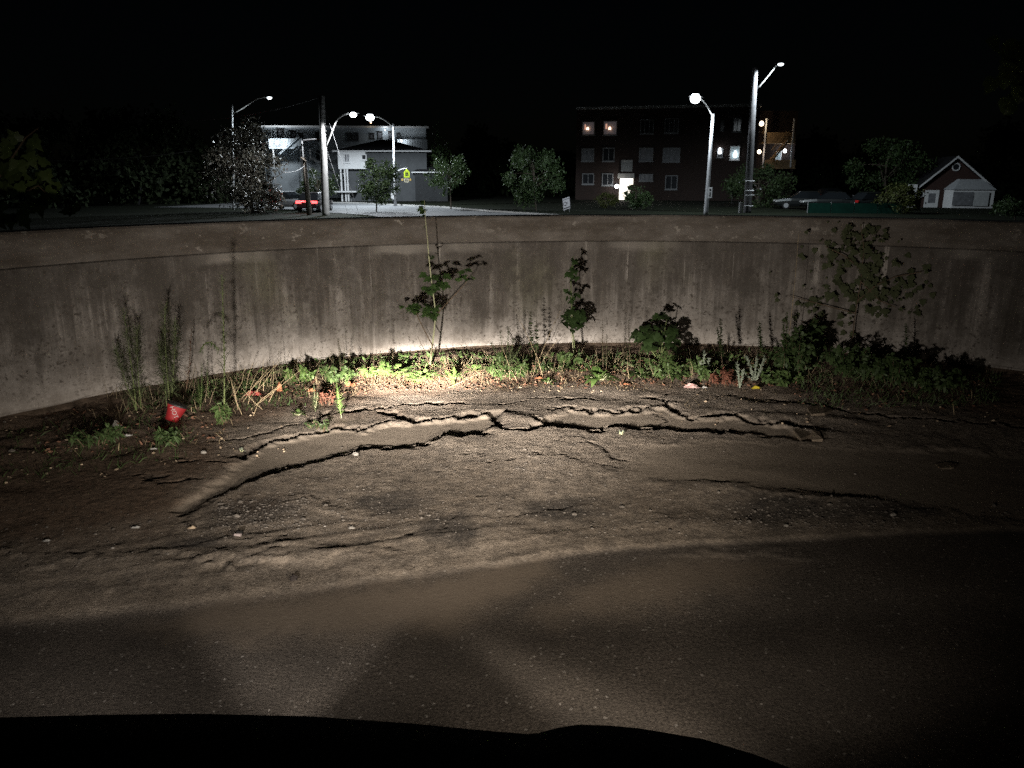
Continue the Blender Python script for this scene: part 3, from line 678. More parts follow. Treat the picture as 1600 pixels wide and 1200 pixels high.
def flight(fc, root, p0, p1, out, mat, n=12, wd=.9):
    (sa, za), (sb, zb) = fc.at(*p0), fc.at(*p1)
    for o_ in (out, out+wd):
        st = MB()
        A_ = [Vector(fc.fr(sa, -o_, za-.15)), Vector(fc.fr(sb, -o_, zb-.15)), Vector(fc.fr(sb, -o_, zb+.12)), Vector(fc.fr(sa, -o_, za+.12))]; B_ = [p+fc.n*.06 for p in A_]
        hexa(st, A_, B_); obj('stringer', st, mat, root)
        rl = MB(); rl.tube([Vector(fc.fr(sa, -o_, za+1.0)), Vector(fc.fr(sb, -o_, zb+1.0))], .045, 5); obj('handrail', rl, mat, root)
    for i in range(n):
        t = (i+.5)/n; tr = MB(); sc_ = sa+(sb-sa)*t; zc = za+(zb-za)*t; fbox(fc, tr, sc_-.16, sc_+.16, out+.065, out+wd-.005, zc-.03, zc+.03); obj('tread', tr, mat, root)
flight(fa, r, (471, 229), (442, 255), 1.55, 'white_sid')
flight(fa, r, (492, 248), (524, 268), 1.55, 'metal', 10)
s0, s1, z0, z1 = fa.rect(622, 219, 668, 232); dk_ = MB(); fbox(fa, dk_, s0, s1, .01, 1.5, z0-.15, z0+.002); obj('balcony_deck', dk_, 'white_sid', r)
for i in range(18):
    q0 = s0+(s1-s0)*i/18; p = MB(); fbox(fa, p, q0+.03, q0+(s1-s0)/18-.03, 1.44, 1.5, z0+.003, z0+1.0); obj('railing_board', p, 'white_sid', r)
# its floodlights
def wall_lamp(name, label, fc, px, out, mat, energy, col, rad=.14, light=True, group=None):
    s_, z_ = fc.at(*px); c = Vector(fc.fr(s_, -out, z_)); t = thing(name, label, 'lamp', c, group)
    g = MB(); n0 = 8
    g.tube([c+Vector((0, 0, -rad)), c+Vector((0, 0, -rad*.6)), c, c+Vector((0, 0, rad*.6)), c+Vector((0, 0, rad))], [rad*.3, rad*.85, rad, rad*.8, rad*.3], n0); obj('globe', g, mat, t, smooth=True)
    b_ = MB(); b_.tube([c-fc.n*(out-.01), c-fc.n*rad*.9], .03, 6); obj('bracket', b_, 'dark_metal', t)
    if light: lamp('light', 'POINT', c+fc.n*(rad+.12), energy, col, t, .1)
    return t
wall_lamp('wall_lamp', 'blazing white floodlight on the stair landing of the pale apartment block', fa, (437, 224), 1.75, 'bulb_white', 500, (.90, .96, 1.0), .20)
wall_lamp('wall_lamp', 'small white floodlight above the dark hipped roof', fa, (628, 221), 1.75, 'bulb_white', 90, (.90, .96, 1.0), .12)
wall_lamp('wall_lamp', 'white lamp under the eaves between two upper windows', fa, (602, 204), .5, 'bulb_white', 30, (.88, .95, 1.0), .05)
wall_lamp('wall_lamp', 'tiny amber lamp just below the brightest left street lamp', fa, (580, 192), .6, 'bulb_warm', 4, (1., .8, .5), .1)

# dark hipped house in front of it
fh = Facade(532, 88, 668, 88)
r = thing('hipped_house', 'two-storey grey house with a low dark hipped roof', 'house', fh.fr(fh.L/2, 4, FARZ))
zE = fh.at(600, 236)[1]; wb = MB(); fbox(fh, wb, 0, fh.L, -8, 0, FARZ, zE); obj('wall', wb, 'grey_sid', r)
s_, zA = fh.at(590, 216); rf = MB(); E_ = [fh.fr(-.5, -.6, zE+.002), fh.fr(fh.L+.6, -.6, zE+.002), fh.fr(fh.L+.6, 8.6, zE+.002), fh.fr(-.5, 8.6, zE+.002)]
T_ = [fh.fr(s_-.6, 4, zA), fh.fr(s_+.6, 4, zA)]
rf.poly(E_[::-1]); rf.poly([E_[0], E_[1], T_[1], T_[0]]); rf.poly([E_[1], E_[2], T_[1]]); rf.poly([E_[2], E_[3], T_[0], T_[1]]); rf.poly([E_[3], E_[0], T_[0]]); ro = obj('roof', rf, 'roof', r)
gt = MB(); fbox(fh, gt, -.5, fh.L+.6, .605, .68, zE-.09, zE+.05); obj('gutter', gt, 'white_trim', ro)
s0, s1, z0, z1 = fh.rect(531.5, 237, 574, 264); pn = MB(); fbox(fh, pn, s0, s1, .003, .9, z0, z1-.05); po = obj('porch_upper_room', pn, 'white_trim', r)
fh2 = Facade(532, 87.05, 668, 87.05)
window(fh2, r, (538,240,547,254), 'pane_curtain', 'white_trim', 1); window(fh2, r, (565,241,573,250), 'pane_dark', 'white_trim', 0)
for px in (535, 541, 545): p = MB(); a_ = fh.at(px, 270)[0]; fbox(fh, p, a_-.08, a_+.08, .7, .85, FARZ, z0-.003); obj('porch_post', p, 'white_trim', r)
dk_ = MB(); a_, b_ = fh.at(527, 298)[0], fh.at(560, 298)[0]; zz = fh.at(540, 298)[1]; fbox(fh, dk_, a_, b_, .05, 1.4, zz-.15, zz); obj('porch_deck', dk_, 'white_trim', r)
s0, s1, z0, z1 = fh.rect(541, 268, 546, 297); p = MB(); fbox(fh, p, s0, s1, .003, .05, z0, z1); do = obj('door', p, 'dark_metal', r); hb = MB(); fbox(fh, hb, s0+.05, s0+.1, .052, .1, z0+.9, z0+1.); obj('handle', hb, 'metal', do)
s0, s1, z0, z1 = fh.rect(650, 269, 700, 312); an = MB(); fbox(fh, an, s0, s1, -5, .4, FARZ, z1); obj('annex', an, plain('dark_siding', (.03, .032, .034), .9), r)
ar = MB(); A_ = [Vector(fh.fr(s0-.3, -.8, z1+.002)), Vector(fh.fr(s1+.3, -.8, z1+.002)), Vector(fh.fr(s1+.3, 5.2, z1+.002)), Vector(fh.fr(s0-.3, 5.2, z1+.002))]
hexa(ar, A_, [Vector(fh.fr(s0+.6, .6, z1+.55)), Vector(fh.fr(s1-.6, .6, z1+.55)), Vector(fh.fr(s1-.6, 4, z1+.55)), Vector(fh.fr(s0+.6, 4, z1+.55))]); obj('annex_roof', ar, 'roof', r)
g2 = MB(); fbox(fh, g2, s0-.3, s1+.3, .805, .86, z1-.08, z1+.05); obj('gutter', g2, 'white_trim', r)

# brown brick apartment house, three storeys
fb = Facade(899, 93, 1178, 88.5)
r = thing('brick_apartment_house', 'three-storey brown brick apartment house with a glowing entrance', 'building', fb.fr(fb.L/2, 6, FARZ))
zT = fb.at(1040, 169)[1]; wb = MB(); fbox(fb, wb, 0, fb.L, -12, 0, FARZ, zT); obj('wall', wb, 'brick', r)
cp = MB(); fbox(fb, cp, -.1, fb.L+.1, -12, .12, zT+.002, zT+.28); obj('parapet_cap', cp, 'pole_conc', r)
for px, pn, ml in (((910,190,929,211),'pane_dimlit',0), ((943,189,964,211),'pane_dimlit',0), ((1001,187,1021,209),'pane_dark',2), ((1039,185,1060,208),'pane_dark',2),
        ((909,232,928,252),'pane_curtain',1), ((942,231,960,252),'pane_dark',1), ((999,231,1020,252),'pane_curtain',1), ((1036,231,1062,253),'pane_curtain',2),
        ((910,271,928,288),'pane_dark',1), ((941,271,958,290),'pane_dark',1), ((999,272,1020,283),'pane_curtain',2), ((1040,274,1058,296),'pane_dark',1),
        ((1126,188,1131,204),'pane_dark',0), ((1146,184,1158,206),'pane_dark',1), ((1121,232,1129,246),'pane_dark',0), ((1141,228,1155,250),'pane_blue',1)):
    window(fb, r, px, pn, 'white_trim' if pn == 'pane_blue' else 'frame_dull', ml)
s0, s1, z0, z1 = fb.rect(966, 271, 990, 312); fr_ = MB(); fbox(fb, fr_, s0, s1, .003, .5, z1-.55, z1); do = obj('entrance_canopy', fr_, 'pole_conc', r)
s0, s1, z0, z1 = fb.rect(969, 279, 989, 288); p = MB(); fbox(fb, p, s0, s1, .003, .05, z0, z1); obj('transom_pane', p, 'pane_bright', r)
s0, s1, z0, z1 = fb.rect(968, 288.5, 984, 312); p = MB(); fbox(fb, p, s0, s1, .003, .05, z0, z1); do = obj('entrance_door', p, 'pane_bright', r)
hb = MB(); fbox(fb, hb, s1-.3, s1-.2, .055, .1, z0+.9, z0+1.2); obj('handle', hb, 'metal', do)
s0, s1, z0, z1 = fb.rect(971, 250, 988, 268); p = MB(); fbox(fb, p, s0, s1, .003, .05, z0, z1); obj('stone_panel', p, 'pole_conc', r)
wall_lamp('wall_lamp', 'glowing lamp beside the entrance door of the brick apartment house', fb, (964.5, 291), .6, 'bulb_white', 60, (1., .93, .82), .22)
for px, lab, m_ in (((918.5,201),'warm table lamp in the leftmost upper window of the brick house','bulb_warm'), ((953,200.5),'warm table lamp in the second upper window of the brick house','bulb_warm'), ((1124.5,238),'narrow white light in the small middle window of the brick house','bulb_white'), ((1148.5,243),'white lamp low in the wide pale middle window of the brick house','bulb_white')):
    s_, z_ = fb.at(*px); c = Vector(fb.fr(s_, -.16, z_)); t = thing('table_lamp', lab, 'lamp', c); k_ = .14 if m_ == 'bulb_warm' else .15
    g = MB(); g.tube([c+Vector((0, 0, -k_)), c+Vector((0, 0, k_*.3)), c+Vector((0, 0, k_*(1 if m_ == 'bulb_warm' else 3)))], [k_, k_*.9, k_*.5], 8); obj('lamp_shade', g, m_, t)
    g = MB(); g.tube([c+Vector((0, 0, -k_*1.8)), c+Vector((0, 0, -k_-.002))], [k_*.5, k_*.3], 8); obj('foot', g, 'dark_metal', t)
for px, k_ in (((914.5,198),.10), ((947.5,197),.14)):
    s_, z_ = fb.at(*px); p = MB(); fbox(fb, p, s_-k_*.7, s_+k_*.7, .022, .034, z_-.3, z_+.25); obj('lit_curtain', p, emit('lit_curtain', (1., .55, .4), .5), r)
# recessed rear porches with outside stair on its right side
fp = Facade(1178, 92, 1236, 92)
rp = thing('porch_wing', 'wooden rear porches and stairs at the right end of the brick house', 'porch', fp.fr(fp.L/2, 3, FARZ))
zT2 = fp.at(1200, 173)[1]; wb = MB(); fbox(fp, wb, 0, fp.L, -9, 0, FARZ, zT2); obj('wall', wb, 'brick', rp)
M['porch_wood'] = plain('porch_wood', (.25, .17, .09), .8, .2, .2, 3)
for (x0, y0, x1, y1) in ((1187,208,1234,223), (1187,250,1234,262)):
    s0, s1, z0, z1 = fp.rect(x0, y0, x1, y1); d_ = MB(); fbox(fp, d_, s0, s1, .004, 1.8, z0-.14, z0); obj('porch_deck', d_, 'porch_wood', rp)
    for i in range(16):
        q0 = s0+(s1-s0)*i/16; p = MB(); fbox(fp, p, q0+.02, q0+(s1-s0)/16-.02, 1.74, 1.8, z0+.002, z1); obj('railing_board', p, 'porch_wood', rp)
for px in (1188.5, 1231):
    for (y0, y1) in ((187, 223), (223.5, 262)):
        a_ = fp.at(px, 200)[0]; p = MB(); fbox(fp, p, a_-.07, a_+.07, 1.82, 1.95, fp.at(px, y1)[1], fp.at(px, y0)[1]); obj('porch_post', p, 'white_trim', rp)
flight(fp, rp, (1219, 221), (1195, 250), 1.97, 'porch_wood', 14)
window(fp, rp, (1180,188,1185,206), 'pane_blue', 'white_trim', 0); window(fp, rp, (1212,236,1220,250), 'pane_blue', 'white_trim', 0)
s0, s1, z0, z1 = fp.rect(1192, 192, 1198, 209); p = MB(); fbox(fp, p, s0, s1, .003, .05, z0, z1); obj('door', p, 'porch_wood', rp)
wall_lamp('wall_lamp', 'warm globe lamp glowing on the upper porch behind the tall utility pole', fp, (1180.5, 195), 2.2, 'bulb_soft', 60, (1., .78, .5), .26)
wall_lamp('wall_lamp', 'pinkish globe lamp glowing on the lower porch behind the tall utility pole', fp, (1177, 238), 2.2, 'bulb_soft', 25, (1., .78, .66), .22)
wall_lamp('wall_lamp', 'bluish white lamp at the right corner of the porches', fp, (1224, 236), .5, 'bulb_white', 40, (.75, .85, 1.), .20)

# small gabled house on the right
fg = Facade(1424, 71.5, 1556, 70)
r = thing('gabled_house', 'small red brick gabled house with white door and bay window', 'house', fg.fr(fg.L/2, 4, FARZ-.3))
sA, zA = fg.at(1495, 246); s0, zE = fg.at(1431, 296); s1, zE2 = fg.at(1553, 296)
wb = MB(); pf = [fg.fr(s0, 0, -1.5), fg.fr(s1, 0, -1.5), fg.fr(s1, 0, zE), fg.fr(sA, 0, zA-.12), fg.fr(s0, 0, zE)]; pb = [fg.fr(s0, 8, -1.5), fg.fr(s1, 8, -1.5), fg.fr(s1, 8, zE), fg.fr(sA, 8, zA-.12), fg.fr(s0, 8, zE)]
n0 = 0; wb.v += pf+pb; wb.f += [(0,1,2,3,4), (9,8,7,6,5), (0,5,6,1), (1,6,7,2), (0,4,9,5)]; obj('wall', wb, 'brick_red', r)
rf = MB(); ov = .32; kx = (zA-zE)/(sA-s0)
for (se, sg) in ((s0-ov, -1), (s1+ov, 1)):
    ze = zE-ov*(zA-zE)/(sA-s0 if sg < 0 else s1-sA); P4 = [Vector(fg.fr(se, -.35, ze)), Vector(fg.fr(sA, -.35, zA)), Vector(fg.fr(sA, 8.3, zA)), Vector(fg.fr(se, 8.3, ze))]; hexa(rf, P4, [p+Vector((0, 0, .12)) for p in P4])
ro = obj('roof', rf, 'roof', r)
for (se, sg) in ((s0-ov, -1), (s1+ov, 1)):
    ze = zE-ov*(zA-zE)/(sA-s0 if sg < 0 else s1-sA); bb_ = MB(); P4 = [Vector(fg.fr(se, -.355, ze-.05)), Vector(fg.fr(sA, -.355, zA-.05)), Vector(fg.fr(sA, -.355, zA+.14)), Vector(fg.fr(se, -.355, ze+.14))]; hexa(bb_, P4, [p+fg.n*.04 for p in P4]); obj('bargeboard', bb_, 'white_trim', ro)
def ringwin(px, rad, name):
    s_, z_ = fg.at(*px); g = MB(); pts = [Vector(fg.fr(s_+rad*math.cos(a), -.05, z_+rad*math.sin(a))) for a in [2*math.pi*i/20 for i in range(21)]]; g.tube(pts, .06, 6, False); wo = obj(name, g, 'white_trim', r)
    p = MB(); p.poly([Vector(fg.fr(s_+rad*math.cos(a), -.02, z_+rad*math.sin(a))) for a in [2*math.pi*i/20 for i in range(20)]]); obj('pane', p, 'pane_dark', wo)
ringwin((1494, 261), .30, 'round_window'); ringwin((1439, 304), .24, 'round_window')
s0, s1, z0, z1 = fg.rect(1446, 297, 1463, 332); p = MB(); fbox(fg, p, s0, s1, .003, .08, z0, z1); do = obj('door', p, 'white_trim', r)
p = MB(); a0, a1, c0, c1 = fg.rect(1451, 302, 1460, 317); fbox(fg, p, a0, a1, .082, .095, c0, c1); obj('pane', p, 'pane_curtain', do)
hb = MB(); fbox(fg, hb, s0+.08, s0+.14, .082, .15, z0+.75, z0+.9); obj('handle', hb, 'dark_metal', do)
s0, s1, z0, z1 = fg.rect(1476, 296, 1548, 329); bw = MB()
lo = [Vector(fg.fr(s0, -.003, z0)), Vector(fg.fr(s0+.5, -.9, z0)), Vector(fg.fr(s1-.2, -.9, z0)), Vector(fg.fr(s1, -.003, z0))]; hi = [Vector((p.x, p.y, z1)) for p in lo]; hexa(bw, lo, hi); bo = obj('bay_window', bw, 'white_trim', r)
zt = fg.at(1500, 280)[1]; br_ = MB(); lo = [Vector(fg.fr(s0-.12, -.004, z1+.002)), Vector(fg.fr(s0+.42, -1.05, z1+.002)), Vector(fg.fr(s1-.1, -1.05, z1+.002)), Vector(fg.fr(s1+.12, -.004, z1+.002))]
hexa(br_, lo, [Vector(fg.fr(s0+.9, -.004, zt)), Vector(fg.fr(s0+1.1, -.25, zt)), Vector(fg.fr(s1-1.1, -.25, zt)), Vector(fg.fr(s1-.9, -.004, zt))]); obj('bay_roof', br_, plain('pale_bay_roof', (.34, .36, .38), .7), bo)
fg2 = Facade(1424, 70.57, 1556, 69.1); q = fg2.rect(1490, 300, 1519, 321); p = MB(); fbox(fg2, p, q[0], q[1], .003, .03, q[2], q[3]); obj('pane', p, 'pane_curtain', bo)
q = fg2.rect(1523, 300, 1543, 322); p = MB(); fbox(fg2, p, q[0], q[1], .003, .03, q[2], q[3]); obj('pane', p, plain('pale_blind', (.42, .44, .45), .7), bo)
s0, s1, z0, z1 = fg.rect(1420, 288, 1429, 306); p = MB(); fbox(fg, p, s0, s1, -.5, .6, z0-1.5, z1); obj('side_porch', p, 'white_trim', r)
s0, s1, z0, z1 = fg.rect(1465, 322, 1476, 331); p = MB(); fbox(fg, p, s0, s1, .3, 1., z0, z1-.12); fbox(fg, p, s0, s1, .6, 1.3, z0-.15, z0-.003); obj('door_step', p, 'white_trim', r)

# white gabled canopy behind the tall utility pole
c = gz(1168, 322, FARZ); D_ = 74; t = thing('gabled_shelter', 'small white gabled shelter half hidden by the tall utility pole', 'shelter', gy(1165, 312, D_))
def bar(name, p0, p1, rad, mat, root): b_ = MB(); b_.tube([gy(*p0, D_), gy(*p1, D_)], rad, 6); return obj(name, b_, mat, root)
rfm = MB(); A_ = [gy(1136, 296, D_), gy(1163, 281, D_), gy(1163, 281, D_+3), gy(1136, 296, D_+3)]; hexa(rfm, A_, [p+Vector((0, 0, .09)) for p in A_]); obj('roof_slope', rfm, 'white_trim', t)
rfm = MB(); A_ = [gy(1163, 281, D_), gy(1190, 296, D_), gy(1190, 296, D_+3), gy(1163, 281, D_+3)]; hexa(rfm, A_, [p+Vector((0, 0, .09)) for p in A_]); obj('roof_slope', rfm, 'white_trim', t)
bar('tie_beam', (1136, 296), (1190, 296), .06, 'white_trim', t); bar('rail', (1144, 304), (1186, 304), .04, 'metal', t)
for x in (1144, 1186): bar('post', (x, 297), (x, 318), .06, 'dark_metal', t)

# ------------------------------------------------------------------ street lamps and poles
M['lamp_on'] = emit('street_lamp_glow', (.88, .95, 1.0), 25.0); M['lamp_mid'] = emit('street_lamp_led', (.85, .95, 1.0), 5.0)
M['arm_pale'] = plain('pale_arm_metal', (.34, .34, .33), .5, .4)
def lamp_head(root, c, d, size, mat, energy, col):
    """cobra head: tapering housing along d with a glowing lens underneath"""
    d = Vector(d).normalized(); sd = d.cross(Vector((0, 0, 1))).normalized(); c = Vector(c); h = MB(); k = 8
    for i, (t, wv, hv) in enumerate(((-.55, .04, .04), (-.3, .08, .06), (0, .11, .07), (.3, .10, .06), (.46, .05, .03))):
        for j in range(k): a = 2*math.pi*j/k; h.v.append(tuple(c+d*(t*size*1.6)+sd*(wv*size*1.5*math.cos(a))+Vector((0, 0, .06+hv*size*math.sin(a)))))
    for i in range(4):
        for j in range(k): a = i*k+j; b_ = i*k+(j+1) % k; h.f.append((a, b_, b_+k, a+k))
    h.f.append(tuple(range(k))); h.f.append(tuple(4*k+j for j in reversed(range(k)))); ho = obj('lamp_head', h, 'dark_metal', root, smooth=True)
    l = MB(); n_ = 18
    rings = [(.10, .7), (.02, .98), (-.08, 1.0), (-.18, .8), (-.25, .3)] if mat == 'lamp_mid' else [(.2, .6), (.06, .95), (-.1, 1.0), (-.25, .8), (-.34, .3)]
    for (zz, s_) in rings:
        for j in range(n_): a = 2*math.pi*j/n_; l.v.append(tuple(c+d*(.42*size*s_*math.cos(a))+sd*(.26*size*s_*math.sin(a))+Vector((0, 0, zz*size))))
    for i in range(4):
        for j in range(n_): a = i*n_+j; b_ = i*n_+(j+1) % n_; l.f.append((a, a+n_, b_+n_, b_))
    l.f.append(tuple(range(n_))); l.f.append(tuple(4*n_+j for j in reversed(range(n_)))); obj('lens', l, mat, ho, smooth=True)
    lamp('light', 'SPOT', c-Vector((0, 0, .5*size)), energy*.65, col, ho, .12, (0, 0, 0), 174, .22)
def pole(name, label, base, top, D, r0, r1, mat, armp=None, head=None, hsize=1.0, hmat='lamp_on', energy=300, col=(.85, .95, 1.), armr=.05, cat='street lamp'):
    b_ = gy(*base, D); t = gy(*top, D); g = Vector((b_.x, b_.y, FARZ)); root = thing(name, label, cat, g)
    p = MB(); p.tube([Vector((b_.x, b_.y, FARZ-.3)), Vector((b_.x, b_.y, b_.z)), (Vector((b_.x, b_.y, b_.z))+Vector((t.x, t.y, t.z)))/2, t], [r0, r0, (r0+r1)/2, r1], 10); obj('pole', p, mat, root, smooth=True)
    if armp:
        pts = [gy(x, y, D-.3*k) for k, (x, y) in enumerate(armp)]
        sm = [pts[0]]
        for i in range(1, len(pts)-1): sm += bez((pts[i-1]+pts[i])/2 if i > 1 else pts[0], pts[i], (pts[i]+pts[i+1])/2 if i < len(pts)-2 else pts[-1], 6)
        if len(pts) == 2: sm = pts
        a = MB(); a.tube(sm, armr, 6); obj('arm', a, 'arm_pale', root, smooth=True)
        c = gy(*head, D-.3*len(armp)); lamp_head(root, c, (pts[-1]-pts[-2]).to_2d().to_3d(), hsize, hmat, energy, col)
    return root
pole('street_lamp', 'street lamp on a long curved arm above the dark tree', (365, 330), (363, 163), 66, .09, .06, 'metal', [(364,178),(385,166),(403,152),(417,152)], (421,152.5), .5, 'lamp_mid', 2500)
up = pole('utility_pole', 'tall pale utility pole carrying a curved lamp arm, left of the round tree', (509, 332), (502.5, 150), 57, .27, .20, 'pole_conc', [(508,232),(519,205),(528,181),(545,177)], (552,178.5), .6, 'lamp_on', 5000, (.95, .97, 1.), .07, 'utility pole')
tie = MB(); tie.tube([gy(507, 216, 57), gy(474, 219, 57)], .05, 6); obj('crossbar', tie, 'metal', up)
tie = MB(); tie.tube([gy(499, 152, 57), gy(504, 152, 57)], .07, 6); obj('pole_cap', tie, 'metal', up)
stub = pole('utility_pole', 'short weathered wooden pole with a split top left of the tall pale pole', (483, 332), (475, 246), 57.5, .19, .14, 'pole_wood', cat='utility pole')
p = MB(); p.tube([gy(473.5, 245.8, 57.4), gy(471.5, 220, 57.4)], .07, 6); obj('conduit', p, 'metal', stub)
p = MB(); p.tube([gy(470, 246, 57.3), gy(478, 252, 57.3)], .06, 6); obj('bracket', p, 'pole_wood', stub)
sl = pole('street_lamp', 'brightest left street lamp, its grey pole carrying a school crossing sign', (618, 322), (614.5, 193), 74, .15, .09, 'metal', [(614,198),(604,189),(590,182),(584,182)], (578, 182.5), 1.0, 'lamp_on', 15000, (.86, .94, 1.), .05)
bx = MB(); c = gy(613.5, 306, 73.8); bx.box(c.x-.14, c.x+.14, c.y-.12, c.y+.1, c.z-.3, c.z+.3); obj('control_box', bx, 'white_trim', sl)
sg = pole('street_lamp', 'bright street lamp in front of the brick house, small white plate low on its pole', (1103, 330), (1114, 178), 58, .16, .10, 'metal', [(1114,182),(1106,168),(1097,156),(1092,153)], (1086.5,152.5), 1.1, 'lamp_on', 4000, (.85, .93, 1.), .05)
pl_ = MB(); c0 = gy(1109.5, 301, 57.7); pl_.box(c0.x-.14, c0.x+.14, c0.y-.02, c0.y, c0.z-.38, c0.z+.38); so = obj('number_plate', pl_, 'white_trim', sg)
for k_, (dz, wv, hv) in enumerate(((.20, .06, .07), (-.02, .05, .05), (-.18, .05, .06))):
    q = MB(); q.box(c0.x-wv, c0.x+wv, c0.y-.026, c0.y-.022, c0.z+dz-hv, c0.z+dz+hv); obj('plate_mark', q, 'dark_metal', so)
bigp = pole('utility_pole', 'tallest utility pole on the right with a thin straight lamp arm', (1167.5, 329), (1180, 106), 61, .29, .20, 'pole_dark', [(1181,141),(1198,122),(1213,102)], (1220, 100), .50, 'lamp_mid', 5500, (.85, .95, 1.), .06, 'utility pole')
for py in (283, 298, 305, 322):
    q = MB(); a = gy(1169.5-(326-py)*-.05, py, 60.6); q.tube([a+Vector((-.34, -.02, 0)), a+Vector((.34, -.02, 0))], .035, 6); obj('strap', q, 'white_trim', bigp)
q = MB(); a = gy(1165.5, 318, 60.6); q.box(a.x-.5, a.x-.3, a.y-.2, a.y+.1, FARZ, a.z+.1); obj('cable_guard', q, 'metal', bigp)

# wires
def wire(label, p0, D0, p1, D1, sag=.3, rad=.018, mat='dark_metal', cat='wire', name='wire'):
    a = gy(*p0, D0); b_ = gy(*p1, D1); pts = [a*(1-t)+b_*t-Vector((0, 0, sag*4*t*(1-t))) for t in [i/14 for i in range(15)]]; q = MB(); q.tube(pts, rad, 4, False)
    return tag(obj(name, q, mat, None, pts[0]), label, cat)
M['wire_pale'] = plain('steel_wire', (.16, .165, .17), .5, .4)
wire('guy wire sloping from the tall pale pole past the hipped house', (506, 165), 57, (560, 333), 55, 0, .011, 'wire_pale', 'guy wire', 'guy_wire')
wire('lower guy wire sloping from the lamp arm joint down to the street', (511, 235), 57, (543, 333), 56, 0, .010, 'wire_pale', 'guy wire', 'guy_wire')
wire('short guy wire beside the porch posts of the hipped house', (536, 270), 70, (551, 320), 68, 0, .010, 'wire_pale', 'guy wire', 'guy_wire')
wire('short wire from the wooden pole down to the right', (482, 258), 57, (493, 280), 56.5, 0, .011, 'wire_pale')
wire('cable from the wooden pole down into the dark tree', (476, 259), 57, (440, 268), 50, .2, .02, 'wire_pale')
wire('faint cable from the top of the tall pale pole towards the left', (500, 152), 57, (200, 190), 45, .5, .018)
wire('faint cable across the dark left of the sky', (300, 236), 50, (-60, 248), 40, .3, .016)

# school crossing sign on the lamp pole
D_ = 73.4; c = gy(635.5, 271, D_); t = thing('crossing_sign', 'yellow-green school crossing sign hanging from the lamp pole', 'sign', c)
M['sign_y'] = plain('fluorescent_yellow_green', (.55, .72, .02), .4, .4, .04); M['sign_y'].node_tree.nodes['Principled BSDF'].inputs['Emission Color'].default_value = (0, 0, 0, 1)
W_, H_ = .26, .36
q = MB(); pts = [(-W_, -H_), (W_, -H_), (W_, .12), (0, H_+.05), (-W_, .12)]
f_ = [Vector((c.x+a, c.y-.02, c.z+b_)) for a, b_ in pts]; k_ = [p+Vector((0, .03, 0)) for p in f_]; q.v += [tuple(p) for p in f_+k_]; q.f += [(0,1,2,3,4), (9,8,7,6,5)]+[(i, (i+1) % 5+0, (i+1) % 5+5, i+5)[::-1] for i in range(5)]; so = obj('panel', q, 'sign_y', t)
for dx, sc_ in ((-.07, 1.), (.08, .85)):   # two walking figures
    q = MB(); y_ = c.y-.026
    def L2(a, b_, wv): 
        a = Vector((c.x+dx+a[0]*sc_, y_, c.z+a[1]*sc_)); b_ = Vector((c.x+dx+b_[0]*sc_, y_, c.z+b_[1]*sc_)); n_ = Vector((-(b_-a).z, 0, (b_-a).x)).normalized()*wv; q.quad(a-n_, b_-n_, b_+n_, a+n_)
    L2((0, .10), (0, -.06), .045); L2((0, -.05), (-.07, -.24), .025); L2((0, -.05), (.07, -.24), .025); L2((0, .06), (.09, -.02), .02); L2((0, .06), (-.08, -.03), .02)
    q.poly([(c.x+dx+.045*sc_*math.cos(a), y_, c.z+.165*sc_+.045*sc_*math.sin(a)) for a in [2*math.pi*i/8 for i in range(8)]]); obj('walking_figure', q, 'dark_metal', so)
c2 = gy(635, 282, D_); q = MB(); q.box(c2.x-.22, c2.x+.22, c2.y-.02, c2.y+.01, c2.z-.17, c2.z+.17); po = obj('lower_plate', q, plain('dull_plate', (.5, .47, .35), .6), t)
for dz in (.07, -.03): q = MB(); q.box(c2.x-.14, c2.x+.14, c2.y-.026, c2.y-.022, c2.z+dz-.02, c2.z+dz+.02); obj('plate_mark', q, 'dark_metal', po)
for dx in (-.36, .36):
    q = MB(); cc = c2+Vector((dx, 0, .06)); q.tube([cc+Vector((0, -.1, 0)), cc+Vector((0, .1, 0))], .10, 10); obj('flasher', q, plain('amber_lens', (.5, .35, .1), .4), t)
q = MB(); q.tube(bez(gy(617, 271, 73.7), gy(625, 263, 73.5), gy(636, 263, D_), 6), .04, 6); obj('bracket_arm', q, 'white_trim', t)

# tilted yard sign, with the marks one can make out
def text_mesh(s, size, ext=.002):
    cu = bpy.data.curves.new('t', 'FONT'); cu.body = s; cu.size = size; cu.align_x = 'CENTER'; cu.align_y = 'CENTER'; cu.resolution_u = 3
    o = bpy.data.objects.new('t', cu); COL.objects.link(o); dg = bpy.context.evaluated_depsgraph_get(); mm = bpy.data.meshes.new_from_object(o.evaluated_get(dg)); vs_ = [tuple(v.co) for v in mm.vertices]; fs = [tuple(p.vertices) for p in mm.polygons]
    bpy.data.objects.remove(o); bpy.data.curves.remove(cu); bpy.data.meshes.remove(mm); return vs_, fs
D_ = 62; c = gy(885, 318, D_); t = thing('yard_sign', 'tilted white yard sign standing right of the middle tree', 'sign', Vector((c.x, c.y, FARZ)))
ax = Vector((1, 0, .32)).normalized(); az_ = Vector((-.10, 0, 1)).normalized()
def sgp(a, b_, o=0): return c+ax*a+az_*b_+Vector((0, -o, 0))
def splate(a0, a1, b0, b1, o0, o1):
    q = MB(); A_ = [sgp(a0, b0, o0), sgp(a1, b0, o0), sgp(a1, b1, o0), sgp(a0, b1, o0)]; B_ = [sgp(a0, b0, o1), sgp(a1, b0, o1), sgp(a1, b1, o1), sgp(a0, b1, o1)]; hexa(q, A_, B_); return q
M['sign_white'] = emit('sign_white', (.55, .55, .62), 0.0); M['sign_white'].node_tree.nodes['Principled BSDF'].inputs['Base Color'].default_value = (.75, .75, .8, 1)
